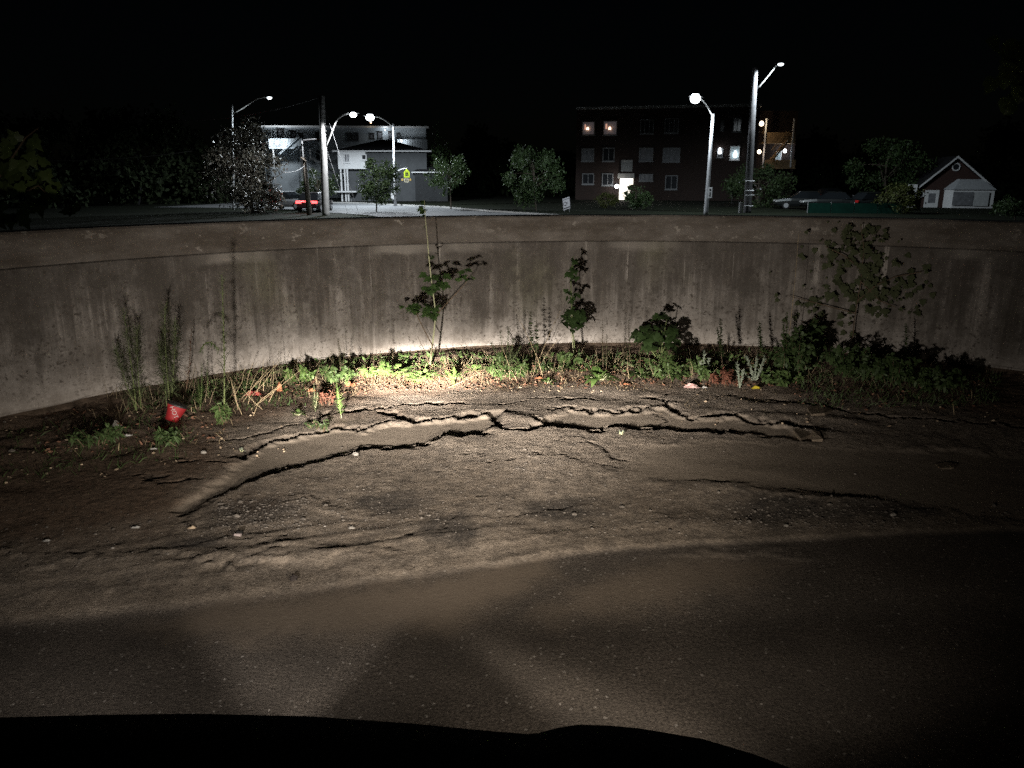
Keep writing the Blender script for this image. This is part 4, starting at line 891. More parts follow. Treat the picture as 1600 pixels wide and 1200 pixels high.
so = obj('panel', splate(-.28, .28, -.44, .44, 0, .02), 'sign_white', t)
obj('stripe', splate(-.265, .265, -.36, -.28, .022, .026), 'dark_metal', so); obj('stripe', splate(-.265, .265, .31, .345, .022, .026), 'dark_metal', so)
for ch, (a, b_), size in (('Q', (-.12, .0), .40), ('I', (.10, 0.), .28)):
    vs_, fs = text_mesh(ch, size); q = MB(); q.v = [tuple(sgp(a+v[0], b_+v[1], .024)) for v in vs_]; q.f = fs; obj('letter', q, 'dark_metal' if ch == 'Q' else 'pane_curtain', so)
for a in (-.2, .2): q = MB(); p0 = sgp(a, -.441, .01); q.tube([p0, Vector((p0.x+.03, p0.y, FARZ-.2))], .012, 5); obj('stake', q, 'metal', t)

# ------------------------------------------------------------------ vehicles in the street
def small_car(label, c, ang, paint, tails=None, group=None):
    root = thing('car', label, 'car', c, group); ca, sa = math.cos(ang), math.sin(ang)
    def T(x, y, z): return Vector((c.x+x*ca-y*sa, c.y+x*sa+y*ca, c.z+z))
    b_ = MB(); prof = [(-2.1, .35, .72), (-1.9, .28, .86), (-1.0, .25, .92), (.9, .25, .90), (1.9, .28, .80), (2.15, .38, .62)]; k = 8
    for (x, z0, z1) in prof:
        hw = .86 if abs(x) < 1.8 else .78
        for (sy, sz) in ((-.9, 0), (-1, .3), (-1, .7), (-.88, 1), (.88, 1), (1, .7), (1, .3), (.9, 0)): b_.v.append(tuple(T(x, hw*sy, z0+(z1-z0)*sz)))
    for i in range(len(prof)-1):
        for j in range(k): a = i*k+j; q = i*k+(j+1) % k; b_.f.append((a, q, q+k, a+k))
    b_.f.append(tuple(range(k))); b_.f.append(tuple((len(prof)-1)*k+j for j in reversed(range(k)))); obj('body', b_, paint, root, smooth=False)
    g = MB(); hexa(g, [T(-1.75, -.78, .9), T(.95, -.78, .9), T(.95, .78, .9), T(-1.75, .78, .9)], [T(-1.2, -.62, 1.40), T(.15, -.62, 1.42), T(.15, .62, 1.42), T(-1.2, .62, 1.40)]); obj('window_band', g, 'glass', root)
    g = MB(); hexa(g, [T(-1.25, -.64, 1.405), T(.2, -.64, 1.425), T(.2, .64, 1.425), T(-1.25, .64, 1.405)], [T(-1.1, -.55, 1.46), T(.05, -.55, 1.47), T(.05, .55, 1.47), T(-1.1, .55, 1.46)]); obj('roof', g, paint, root)
    for x in (-1.35, 1.3):
        for y in (-.80, .80):
            q = MB(); q.tube([T(x, y-.1, .32), T(x, y+.1, .32)], .32, 14); wo = obj('wheel', q, 'rubber', root); q = MB(); q.tube([T(x, y-.106, .32), T(x, y+.106, .32)], .2, 10); obj('rim', q, 'metal', wo)
    for y in (-.62, .62):
        q = MB(); hexa(q, [T(-2.14, y-.2, .66), T(-2.06, y-.2, .66), T(-2.06, y+.2, .66), T(-2.14, y+.2, .66)], [T(-2.10, y-.2, .84), T(-2.0, y-.2, .84), T(-2.0, y+.2, .84), T(-2.10, y+.2, .84)]); obj('taillight', q, tails or plain('red_lens', (.25, .01, .01), .3), root)
        q = MB(); hexa(q, [T(2.06, y-.2, .60), T(2.16, y-.2, .60), T(2.16, y+.2, .60), T(2.06, y+.2, .60)], [T(2.0, y-.2, .74), T(2.08, y-.2, .74), T(2.08, y+.2, .74), T(2.0, y+.2, .74)]); obj('headlight', q, plain('clear_lens', (.5, .5, .5), .2), root)
    return root
M['tail_on'] = emit('lit_tail_light', (1.0, .05, .05), 7.0)
M['paint_dark'] = plain('dark_red_paint', (.012, .008, .009), .35, .5); M['paint_grey'] = plain('silver_paint', (.022, .025, .025), .3, .5, .05, 2, .4); M['paint_white'] = plain('white_paint', (.16, .17, .18), .35, .5, .05)
c = gy(493, 330, 63); c.z = FARZ+.03; rc = small_car('dark car with lit red tail lights between the two left poles', c, R_(86), 'paint_dark', M['tail_on'])
q = MB(); ca, sa = math.cos(R_(86)), math.sin(R_(86))
def Tc(x, y, z): return Vector((c.x+x*ca-y*sa, c.y+x*sa+y*ca, c.z+z))
hexa(q, [Tc(-2.13, -.35, .78), Tc(-2.05, -.35, .78), Tc(-2.05, .35, .78), Tc(-2.13, .35, .78)], [Tc(-2.10, -.35, .85), Tc(-2.02, -.35, .85), Tc(-2.02, .35, .85), Tc(-2.10, .35, .85)]); obj('light_bar', q, 'tail_on', rc)
lamp('tail_glow', 'POINT', Tc(-2.5, 0, .8), 6, (1., .08, .06), rc, .2)
c = gy(1292, 326, 66); c.z = FARZ; small_car('silver car parked behind the green fence, left one', c, R_(165), 'paint_grey')
c = gy(1366, 326, 65); c.z = FARZ; small_car('silver car parked behind the green fence, beside the bush', c, R_(12), 'paint_grey')
c = gy(1250, 326, 68); c.z = FARZ; small_car('silver car at the left end of the green fence', c, R_(170), 'paint_grey')
c = gy(1300, 316, 84); c.z = FARZ; small_car('silver car far behind the green fence with a glint on its roof', c, R_(20), 'paint_grey')
c = gy(452, 326, 66); c.z = FARZ+.03; small_car('white car shape standing in for a pale patch of road beside the dark leafy tree', c, R_(-20), 'paint_white')  # car body standing in for a pale stretch of road
# green windscreen fence
M['fence_net'] = plain('green_fence_fabric', (.008, .045, .032), .9, .1, .2, 2)
a = gy(1262, 330, 60.5); b_ = gy(1408, 330, 59.5); t = thing('mesh_fence', 'low green fabric fence in front of the parked cars', 'fence', Vector(((a.x+b_.x)/2, (a.y+b_.y)/2, FARZ)))
for i in range(4):
    p0 = a+(b_-a)*(i/4); p1 = a+(b_-a)*((i+1)/4); q = MB(); zt = gy(1300, 317.5, 60).z
    hexa(q, [Vector((p0.x+.03, p0.y, FARZ)), Vector((p1.x-.03, p1.y, FARZ)), Vector((p1.x-.03, p1.y+.02, FARZ)), Vector((p0.x+.03, p0.y+.02, FARZ))], [Vector((p0.x+.03, p0.y, zt)), Vector((p1.x-.03, p1.y, zt)), Vector((p1.x-.03, p1.y+.02, zt)), Vector((p0.x+.03, p0.y+.02, zt))]); obj('fabric_panel', q, 'fence_net', t)
for i in range(5):
    p0 = a+(b_-a)*(i/4); q = MB(); q.tube([Vector((p0.x, p0.y+.05, FARZ)), Vector((p0.x, p0.y+.05, zt+.08))], .03, 6); obj('post', q, 'metal', t)

# ------------------------------------------------------------------ trees and shrubs beyond the wall
def rnd_dir(rg, up=0.0):
    v = Vector((rg.gauss(0, 1), rg.gauss(0, 1), rg.gauss(0, 1)+up)); return v.normalized()
def crown_mesh(rg, cen, rx, ry, rz, n, leaf, clumps=26, shell=.75, spiky=0.0):
    q = MB(); cl = []
    for i in range(clumps):
        d = rnd_dir(rg); k = rg.uniform(.35, 1.0)**.5*shell; cl.append((Vector((d.x*rx*k, d.y*ry*k, d.z*rz*k)), rg.uniform(.22, .42)))
    for i in range(n):
        c0, cr = rg.choice(cl); d = rnd_dir(rg); k = rg.random()**.45
        p = Vector(cen)+c0+Vector((d.x*rx*cr*k, d.y*ry*cr*k, d.z*rz*cr*k))
        if spiky and rg.random() < .35: 
            out = Vector((c0.x, c0.y, c0.z+rz*.3)); p = Vector(cen)+c0*1.02+out.normalized()*rg.random()*spiky
        q.blade(p, rnd_dir(rg), rnd_dir(rg), leaf*rg.uniform(.7, 1.3), leaf*.62*rg.uniform(.7, 1.2), .15, 2, (.25, 1., 0.))
    return q
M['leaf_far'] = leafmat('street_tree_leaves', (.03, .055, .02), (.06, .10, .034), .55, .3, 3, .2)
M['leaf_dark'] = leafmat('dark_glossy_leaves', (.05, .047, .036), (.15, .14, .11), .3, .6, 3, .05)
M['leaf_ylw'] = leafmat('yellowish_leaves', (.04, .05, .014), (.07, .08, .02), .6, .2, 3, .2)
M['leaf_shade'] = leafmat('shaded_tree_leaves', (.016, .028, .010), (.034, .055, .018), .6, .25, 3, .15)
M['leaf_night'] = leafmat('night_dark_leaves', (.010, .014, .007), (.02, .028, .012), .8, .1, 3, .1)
M['bark'] = plain('bark', (.09, .075, .06), .95, .1, .4, 12)
def tree(label, base, D, pxc, prx, pry, n, leaf, seed, mat='leaf_far', name='young_tree', cat='tree', trunk=.07, spiky=.4, zg=FARZ, shell=.92, clumps=30, depth=1.0, bark='bark'):
    rg = random.Random(seed); c = gy(*pxc, D); b_ = gy(*base, D); g = Vector((b_.x, b_.y, zg)); rx = abs(gy(pxc[0]+prx, pxc[1], D).x-c.x); rz = abs(gy(pxc[0], pxc[1]-pry, D).z-c.z)
    root = thing(name, label, cat, g); q = MB(); top = Vector((c.x, c.y, c.z+rz*.4))
    q.tube([g-Vector((0, 0, .2)), g*.5+Vector((c.x, c.y, c.z-rz*.6))*.5, Vector((c.x, c.y, c.z-rz*.4)), top], [trunk, trunk*.85, trunk*.7, trunk*.2], 7)
    for i in range(9):
        z0 = c.z-rz*.6+rz*.11*i; d = rnd_dir(rg); e = c+Vector((d.x*rx*.8, d.y*rx*.8, abs(d.z)*rz*.6)); q.tube([Vector((c.x, c.y, z0)), (Vector((c.x, c.y, z0))+e)/2+Vector((0, 0, .1)), e], [trunk*.45, trunk*.3, trunk*.1], 5)
    obj('trunk', q, bark, root)
    stuff(obj('crown', crown_mesh(rg, c, rx, rx*depth, rz, n, leaf, clumps, shell, spiky), mat, root)); return root
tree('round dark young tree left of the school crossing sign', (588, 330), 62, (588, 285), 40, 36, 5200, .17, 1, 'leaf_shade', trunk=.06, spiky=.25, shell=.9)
tree('slender young tree at the end of the lit street', (705, 327), 67, (703, 272), 34, 30, 3000, .17, 2, trunk=.055, spiky=.5)
tree('larger bushy young tree in the middle, between street and brick house', (838, 328), 64, (834, 275), 48, 44, 5500, .18, 3, trunk=.08, spiky=.6)
tree('rounded shrub right of the glowing entrance', (995, 326), 66, (993, 309), 25, 19, 2200, .16, 4, name='shrub', cat='shrub', trunk=.05, spiky=.1)
tree('low yellowish shrub left of the glowing entrance', (945, 322), 70, (947, 313), 20, 11, 1200, .15, 5, 'leaf_ylw', 'shrub', 'shrub', .04, .1)
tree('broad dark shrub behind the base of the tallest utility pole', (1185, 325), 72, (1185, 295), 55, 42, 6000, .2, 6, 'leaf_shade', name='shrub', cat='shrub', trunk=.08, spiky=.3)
tree('dark leafy bush between the green fence and the gabled house', (1405, 330), 60, (1402, 312), 34, 26, 3200, .17, 7, 'leaf_ylw', 'shrub', 'shrub', .06, .3)
tree('tall dim tree behind the bush left of the gabled house', (1390, 320), 75, (1385, 262), 60, 48, 4200, .25, 8, spiky=.5, trunk=.12)
tree('big dark tree with shiny leaves in front of the pale apartment block', (395, 336), 61, (388, 270), 72, 78, 9500, .21, 9, 'leaf_dark', 'tree', 'tree', .16, .3, FARZ, .9, 44)
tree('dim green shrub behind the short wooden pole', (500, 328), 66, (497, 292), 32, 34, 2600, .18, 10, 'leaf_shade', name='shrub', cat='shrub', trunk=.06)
tree('dark tree beside the right end of the hipped house', (690, 320), 90, (682, 262), 22, 60, 2600, .26, 11, trunk=.1, spiky=.4)
tree('low dark bush at the far right beyond the wall', (1590, 335), 50, (1585, 325), 30, 18, 1600, .15, 12, name='shrub', cat='shrub', trunk=.05)

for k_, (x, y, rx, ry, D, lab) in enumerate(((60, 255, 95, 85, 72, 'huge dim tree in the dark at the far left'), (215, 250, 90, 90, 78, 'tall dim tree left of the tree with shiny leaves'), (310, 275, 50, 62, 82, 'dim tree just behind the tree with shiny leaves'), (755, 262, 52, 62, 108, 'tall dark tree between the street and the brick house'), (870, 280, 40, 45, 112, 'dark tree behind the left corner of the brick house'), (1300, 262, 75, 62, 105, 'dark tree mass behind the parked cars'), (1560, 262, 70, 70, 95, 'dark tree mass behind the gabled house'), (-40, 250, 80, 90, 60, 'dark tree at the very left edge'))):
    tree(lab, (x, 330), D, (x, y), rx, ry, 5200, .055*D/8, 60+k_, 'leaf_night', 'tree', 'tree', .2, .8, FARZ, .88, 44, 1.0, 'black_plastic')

# ------------------------------------------------------------------ weeds along the wall
M['weed'] = leafmat('weed_leaves', (.045, .075, .022), (.095, .145, .045), .55, .3, 40)
M['weed_bright'] = leafmat('fresh_weed_leaves', (.07, .13, .03), (.15, .23, .065), .5, .35, 40)
M['weed_dark'] = leafmat('dark_weed_leaves', (.035, .06, .02), (.075, .115, .04), .55, .3, 40)
M['weed_fine'] = leafmat('feathery_leaves', (.10, .12, .055), (.17, .20, .10), .7, .2, 40)
M['silver'] = leafmat('silvery_leaves', (.16, .19, .14), (.27, .30, .23), .85, .1, 40, .1)
M['dead_red'] = leafmat('reddish_dead_leaves', (.09, .035, .022), (.17, .07, .045), .8, .15, 40, .1)
M['straw'] = plain('dry_straw', (.36, .28, .17), .8, .15, .3, 20)
M['stem_g'] = plain('green_stem', (.13, .16, .06), .7, .2, .2, 20)
M['stem_b'] = plain('brown_stem', (.12, .085, .055), .8, .15, .3, 20)
M['stem_pale'] = plain('pale_stem', (.40, .40, .24), .7, .2, .2, 20)
M['maple'] = leafmat('maple_leaves', (.035, .07, .02), (.07, .12, .035), .5, .35, 30)
M['creeper'] = leafmat('creeper_leaves', (.022, .042, .013), (.05, .085, .026), .5, .4, 30)
def htop(base, px, py): return gy(px, py, base.y)
def curve_pts(a, b_, rg, n=7, wob=.03):
    a = Vector(a); b_ = Vector(b_); L = (b_-a).length; mid = (a+b_)/2+Vector((rg.uniform(-1, 1)*wob*L, rg.uniform(-1, 1)*wob*L, 0)); return bez(a, mid, b_, n)
def along(pts, t):
    k = t*(len(pts)-1); i = min(int(k), len(pts)-2); return pts[i].lerp(pts[i+1], k-i), (pts[i+1]-pts[i]).normalized()
def horseweed(label, base, tops, seed, n=170, L=.085, Wd=.010, mat='weed', name='tall_weed', bare=.12, fluff=.0, group='tall weeds by the wall', smat='stem_g', up=.35):
    rg = random.Random(seed); b0 = gzone(*base); root = thing(name, label, 'weed', b0, group); fol = MB()
    for k, (tx, ty) in enumerate(tops):
        t = htop(b0, tx, ty); off = Vector((rg.uniform(-.03, .03), rg.uniform(-.03, .03), 0)) if k else Vector()
        pts = curve_pts(b0+off-Vector((0, 0, .02)), t+Vector((0, rg.uniform(-.05, .05), 0)), rg); st = MB(); hs = min(1., max(.35, (t.z-b0.z)/1.0)); st.tube(pts, [(.007-.0055*i/7)*hs for i in range(8)], 5); obj('stem', st, smat, root)
        for i in range(n):
            u = bare+(1-bare)*(i+rg.random())/n; p, d = along(pts, min(u, .999)); a = i*2.399+rg.uniform(-.4, .4); h = Vector((math.cos(a), math.sin(a), up+rg.uniform(-.3, .9)))
            f_ = (1.0-.65*max(0, (u-.35)/.65))*rg.uniform(.5, 1.35); fol.blade(p, h, Vector((0, 0, 1)), L*f_, Wd*rg.uniform(.8, 1.3), rg.uniform(.1, .6), 3, (.4, 1., .8, 0.))
            if fluff and u > .55 and rg.random() < fluff:
                for j in range(3): fol.blade(p, h+rnd_dir(rg)*.8, Vector((0, 0, 1)), L*.7, Wd*.5, .0, 2, (.5, 1., .0))
    stuff(obj('foliage', fol, mat, root)); return root
horseweed('bushy tall weed nearest the left edge, left of the red cup', (213, 640), [(196, 487), (211, 515), (184, 545)], 21, 170, .17, .006, 'weed_fine', fluff=.5)
horseweed('thick dark green tall weed standing behind the red cup', (266, 632), [(254, 478), (272, 505), (246, 540)], 22, 200, .15, .007, 'weed_fine', fluff=.6)
horseweed('rust-brown dead stalk between the two bushy left weeds', (288, 622), [(296, 516)], 23, 80, .05, .009, 'dead_red', smat='stem_b', name='dead_stalk')
hw = horseweed('tallest single-stemmed weed right of the red cup, with a bent side shoot', (350, 655), [(345, 432)], 24, 210, .12, .006, 'weed_fine', fluff=.35)
rg = random.Random(5); b0 = hw.location; a = gy(342, 548, b0.y); e = gy(312, 550, b0.y); pts = bez(a, gy(325, 520, b0.y), e, 8); q = MB(); q.tube(pts, [.004]*9, 4); obj('side_shoot', q, 'stem_g', hw)
q = MB()
for i in range(60): p, d = along(pts, rg.random()*.99); q.blade(p, rnd_dir(rg, -.2), (0, 0, 1), .035, .007, .3, 2, (.4, 1., 0.))
stuff(obj('shoot_foliage', q, 'weed', hw))
horseweed('short green weed just left of the tallest single-stemmed weed', (312, 640), [(316, 566), (306, 590)], 25, 90, .06, .010, 'weed')
horseweed('thin weed with sparse leaves behind the dry stalks', (326, 625), [(322, 562)], 26, 60, .045, .011, 'weed_dark')
horseweed('feathery airy weed in front of the wall left of the maple sapling', (532, 590), [(528, 528), (540, 540), (518, 545)], 27, 110, .05, .003, 'weed_fine', bare=.3, smat='stem_b')
horseweed('pale upright young weed growing out of the crack edge', (534, 652), [(527, 594)], 28, 110, .075, .008, 'weed_bright', smat='stem_pale', up=.8)
horseweed('small leaning weed left of the pale upright young weed', (492, 640), [(490, 600), (497, 612)], 29, 80, .06, .007, 'weed_fine', smat='stem_pale')
horseweed('feathery green bush weed right of the maple sapling', (790, 585), [(782, 520), (802, 528), (768, 535), (815, 540), (795, 512)], 30, 150, .085, .006, 'weed_fine', bare=.2)
horseweed('thin weed with heart leaves on the wall left of the leafy vine', (833, 572), [(829, 486), (838, 500)], 31, 34, .06, .04, 'weed_dark', bare=.3, smat='stem_b')
horseweed('airy seed-headed weed right of the leafy vine', (943, 582), [(941, 498), (947, 520)], 32, 90, .04, .008, 'weed_fine', bare=.2, smat='stem_b')
horseweed('narrow dark green weed left of the silvery plants', (1128, 575), [(1126, 498), (1121, 512)], 33, 120, .06, .014, 'weed_dark', bare=.3, smat='stem_b')
horseweed('weed with small leaves above the silvery plants', (1190, 560), [(1187, 502), (1182, 510)], 34, 46, .06, .022, 'weed_dark', bare=.35)
horseweed('slim leafy weed right of the silvery plants', (1228, 560), [(1230, 488), (1222, 500)], 35, 80, .06, .018, 'weed', bare=.3)
horseweed('dark weed standing near the right end of the bushes', (1416, 575), [(1414, 505)], 36, 110, .07, .016, 'weed_dark', bare=.15)
horseweed('small dark weed with a drooping top right of the creeper', (1382, 565), [(1388, 520), (1376, 528)], 37, 60, .07, .02, 'weed_dark', bare=.3)
horseweed('slender sprig against the wall left of the big-leaved bush', (985, 575), [(982, 502), (975, 520)], 38, 30, .035, .012, 'weed_dark', bare=.4, smat='stem_b')
horseweed('grey sprig left of the wall end of the dry stalks', (440, 600), [(436, 545), (446, 560)], 39, 34, .03, .007, 'weed_fine', bare=.3, smat='stem_b')

def rosette(label, base, rpx, n, seed, mat='weed_bright', L=None, wide=.28, rise=.7, name='leafy_weed', group='low leafy weeds', droop=.5):
    rg = random.Random(seed); b0 = gzone(*base); R0 = L or abs(gz(base[0]+rpx, base[1]).x-gz(*base).x); root = thing(name, label, 'weed', b0, group); q = MB(); st = MB()
    for i in range(n):
        a = rg.uniform(0, 6.283); el = rg.uniform(.15, rise*1.6); d = Vector((math.cos(a), math.sin(a), el)); l = R0*rg.uniform(.55, 1.15); o = b0+Vector((math.cos(a)*R0*.25*rg.random(), math.sin(a)*R0*.25*rg.random(), .005))
        q.blade(o, d, (0, 0, 1), l, l*wide*rg.uniform(.8, 1.2), droop*rg.uniform(.5, 1.2), 5, (.15, .5, .75, .65, 1., .55, .0), rg.uniform(.1, .4))
        if i % 4 == 0: st.tube([o-Vector((0, 0, .01)), o+d.normalized()*l*.4], [.003, .0015], 4)
    stuff(obj('foliage', q, mat, root)); obj('stem', st, 'stem_pale', root); return root
def mound(label, base, rx, rz, n, seed, mat='weed', leaf=.05, wide=.5, name='weed_clump', group='weed clumps along the wall', hpx=None, cat='weed'):
    """clump of stems with leaves that fill a low dome"""
    rg = random.Random(seed); b0 = gzone(*base); R0 = abs(gz(base[0]+rx, base[1]).x-gz(*base).x); Hh = gy(base[0], base[1]-rz, b0.y).z-b0.z; root = thing(name, label, cat, b0, group); q = MB(); st = MB()
    stems = []
    for i in range(max(7, n//45)):
        a = rg.uniform(0, 6.283); k = rg.random()**.6; e = b0+Vector((math.cos(a)*R0*k, math.sin(a)*R0*.7*k, Hh*(1-.55*k*k)*rg.uniform(.6, 1.05))); s0 = b0+Vector((math.cos(a)*R0*.5*k, math.sin(a)*R0*.35*k, -.02)); pts = bez(s0, s0.lerp(e, .5)+Vector((0, 0, .04)), e, 5); st.tube(pts, [.004, .0035, .003, .0025, .002, .001], 4); stems.append(pts)
    for i in range(n):
        p, d = along(rg.choice(stems), .15+.84*rg.random()); h = rnd_dir(rg, .25); l = leaf*rg.uniform(.6, 1.3); q.blade(p+rnd_dir(rg)*leaf*.3, h, rnd_dir(rg, 1.2), l, l*wide, rg.uniform(.1, .5), 3, (.2, 1., .8, 0.), .2)
    obj('stems', st, 'stem_b', root); stuff(obj('foliage', q, mat, root)); return root
rosette('bright jagged-leaved weed left of the maple sapling base', (622, 585), 34, 60, 41)
rosette('bright jagged-leaved weed right at the maple sapling base', (660, 592), 30, 52, 42)
rosette('upright light green weed right of the maple sapling base', (706, 592), 26, 34, 43, rise=1.6, wide=.22)
rosette('broad-leaved pale green weed with long leaves beside the feathery bush', (742, 582), 24, 18, 44, wide=.34, rise=.8)
rosette('low green weed under the leafy vine', (868, 580), 24, 40, 45, 'weed')
rosette('fresh green rosette right of the leafy vine', (937, 592), 28, 44, 46, 'weed_bright', wide=.34, rise=1.1)
rosette('green tuft below the big-leaved bush, left side', (1000, 588), 24, 40, 47, 'weed')
rosette('green tuft below the big-leaved bush, right side', (1048, 588), 26, 44, 48, 'weed')
rosette('dark rosette among the dry stalks', (414, 605), 20, 22, 49, 'weed', wide=.3, rise=1.3)
rosette('small bluish green weed on the crack edge left of centre', (466, 648), 15, 26, 50, 'weed', rise=1.0)
rosette('tiny pale plant growing on the slab edge right of centre', (971, 678), 9, 26, 51, 'silver', wide=.2, rise=1.6)
rosette('tiny withered plant on the crust left of the channel', (377, 705), 8, 18, 52, 'silver', wide=.2, rise=1.8)
rosette('green sprout at the front of the reddish litter', (855, 598), 16, 22, 53, 'weed_bright', rise=1.2)
mound('bright green clump just right of the dry stalks', (468, 596), 24, 30, 420, 54, 'weed_bright', .045)
mound('green clump in front of the airy weed', (525, 596), 34, 28, 480, 55, 'weed', .045)
mound('fresh green clump touching the left jagged weed', (590, 590), 26, 24, 320, 56, 'weed_bright', .045)
mound('feathery green clump in front of the feathery bush weed', (795, 590), 34, 40, 520, 57, 'weed', .05, .3)
mound('green clump at the foot of the leafy vine', (885, 570), 26, 22, 300, 58, 'weed', .045)
mound('tangle of green stems below the big-leaved bush', (1040, 585), 42, 38, 620, 59, 'weed', .045, .35)
mound('low green clump right of the big-leaved bush', (1095, 578), 30, 24, 360, 60, 'weed', .045)
mound('dull green clump among the reddish dead weeds', (1105, 592), 24, 22, 240, 61, 'weed', .04)
mound('reddish dead weed clump left of the silvery plants', (1130, 600), 30, 24, 360, 62, 'dead_red', .035)
mound('dark green bush right of the silvery plants', (1245, 580), 46, 62, 1100, 63, 'weed_dark', .06, name='low_bush', cat='bush', group='dark bushes at the right')
mound('dark round bush against the wall at the right', (1262, 562), 30, 62, 700, 64, 'weed_dark', .07, name='low_bush', cat='bush', group='dark bushes at the right')
mound('wide dark bush right of the middle of the bushes', (1330, 585), 52, 50, 1000, 65, 'weed_dark', .06, name='low_bush', cat='bush', group='dark bushes at the right')
mound('dark bush below the small drooping weed', (1400, 595), 46, 42, 900, 66, 'weed_dark', .06, name='low_bush', cat='bush', group='dark bushes at the right')
mound('rightmost low dark bush at the foot of the wall', (1462, 605), 44, 32, 700, 67, 'weed_dark', .055, name='low_bush', cat='bush', group='dark bushes at the right')
mound('low green growth in front of the dark bushes', (1220, 600), 40, 24, 520, 68, 'weed', .045)
mound('low dark weeds below the red cup', (270, 690), 40, 20, 360, 69, 'weed_dark', .05, .25)
mound('low dark weeds left of the white scrap', (145, 690), 50, 22, 420, 70, 'weed_dark', .05, .25)
mound('small weed at the wall foot near the left edge', (105, 630), 16, 22, 120, 71, 'weed_dark', .045, .35)
mound('brown withered clump below the pale upright young weed', (505, 632), 22, 26, 260, 72, 'dead_red', .035, .2)
mound('dim weeds at the bottom of the tallest single-stemmed weed', (352, 660), 22, 36, 260, 73, 'weed', .05, .25)
mound('small dark plants on the slab between the upper cracks', (500, 670), 26, 14, 160, 74, 'weed_dark', .03, .3)

# silvery spikes
def silver(label, base, spikes, seed):
    rg = random.Random(seed); b0 = gzone(*base); root = thing('silvery_plant', label, 'plant', b0, 'silvery plants'); q = MB()
    for (tx, ty) in spikes:
        t = htop(b0, tx, ty); pts = curve_pts(b0-Vector((0, 0, .01)), t, rg, 6, .06); s_ = MB(); s_.tube(pts, [.007, .007, .007, .006, .006, .005, .002], 5); obj('spike', s_, 'silver', root)
        for i in range(70): p, d = along(pts, .1+.88*i/70); q.blade(p, d*1.2+rnd_dir(rg)*.9, rnd_dir(rg), .030*rg.uniform(.6, 1.3), .012, .1, 2, (.4, 1., .1))
    stuff(obj('foliage', q, 'silver', root)); return root
silver('larger silvery spiked plant at the edge of the dark bushes', (1180, 596), [(1166, 556), (1183, 555), (1195, 556), (1172, 572), (1190, 574), (1160, 580)], 81)
silver('smaller silvery plant left of the reddish dead weeds', (1102, 584), [(1100, 548), (1108, 560), (1094, 565)], 82)
silver('grey leafy sprig in front of the larger silvery plant', (1156, 604), [(1152, 566), (1162, 578)], 83)

# maple sapling: stems and single leaves
leaf_cache = {}
def leaf_obj(root, base, d, nrm, S, outline, mat, key, name='leaf'):
    """one leaf; alike leaves share their mesh"""
    if key not in leaf_cache:
        q = MB(); q.palm((0, 0, 0), (0, 1, 0), (0, 0, 1), 1.0, outline); me_ = bpy.data.meshes.new('leaf'); me_.from_pydata(q.v, [], q.f); me_.materials.append(M[mat]); leaf_cache[key] = me_
    o = bpy.data.objects.new(name, leaf_cache[key]); COL.objects.link(o); o.parent = root; r0 = root.location
    d = Vector(d).normalized(); nrm = Vector(nrm); sd = d.cross(nrm).normalized(); nrm = sd.cross(d)
    o.matrix_basis = Matrix.Translation(Vector(base)-r0) @ Matrix(((sd.x, d.x, nrm.x, 0), (sd.y, d.y, nrm.y, 0), (sd.z, d.z, nrm.z, 0), (0, 0, 0, 1))) @ Matrix.Diagonal((S, S, S, 1)); return o
def stemline(root, pxs, y0, r0, r1, mat, name='stem', ys=None):
    pts = [gy(x, y, y0+(ys[i] if ys else 0)) for i, (x, y) in enumerate(pxs)]; sm = []
    for i in range(len(pts)-1): sm += [pts[i].lerp(pts[i+1], t) for t in (0, .5)]
    sm.append(pts[-1]); s_ = MB(); n_ = len(sm); s_.tube(sm, [r0+(r1-r0)*i/(n_-1) for i in range(n_)], 6); obj(name, s_, mat, root, smooth=True); return sm
rg = random.Random(91); b0 = gzone(671, 574); t = thing('maple_sapling', 'maple sapling rising above the top of the wall', 'sapling', b0); Y = b0.y
stemline(t, [(671, 577), (674, 552), (678, 520), (681, 490), (677, 460), (673, 430), (670, 400), (668, 375), (665, 345), (663, 312)], Y, .011, .003, 'stem_pale', ys=[0,0,.02,.03,.03,.02,.0,-.02,-.03,-.03])
stemline(t, [(671, 574), (676, 540), (664, 518), (655, 500), (650, 486)], Y, .007, .003, 'stem_b', ys=[0, -.02, -.03, -.04, -.05])
stemline(t, [(680, 494), (698, 474), (716, 455), (727, 443), (731, 432)], Y, .006, .003, 'stem_b', 'branch', ys=[.03, .02, .0, -.02, -.04])
stemline(t, [(671, 570), (662, 545), (652, 525)], Y, .004, .002, 'stem_b', ys=[0, -.03, -.05])
def leaves_at(root, spots, S, outline, mat, key, Y, rg, dy=.10, down=.35):
    for (x, y, sc_) in spots:
        p = gy(x, y, Y+rg.uniform(-dy, dy)); a = rg.uniform(0, 6.283); d = Vector((math.cos(a)*1.0, math.sin(a)*.7-.25, -down+rg.uniform(-.3, .2))); leaf_obj(root, p, d, (rg.uniform(-.4, .4), -.25+rg.uniform(-.4, .4), 1.0), S*sc_*rg.uniform(.8, 1.2), outline, mat, key)
sp_ = [(632+rg.uniform(-4, 16), 481+rg.uniform(-5, 5), .85) for i in range(5)]+[(648+rg.uniform(-6, 10), 480+rg.uniform(-6, 6), 1.0) for i in range(5)]+[(672+rg.uniform(-8, 10), 480+rg.uniform(-8, 12), 1.0) for i in range(8)]
sp_ += [(680+rg.uniform(-14, 14), 437+rg.uniform(-8, 14), 1.0) for i in range(10)]+[(672+rg.uniform(-12, 8), 446+rg.uniform(-6, 8), .85) for i in range(5)]+[(724+rg.uniform(-8, 8), 428+rg.uniform(-5, 8), .8) for i in range(6)]
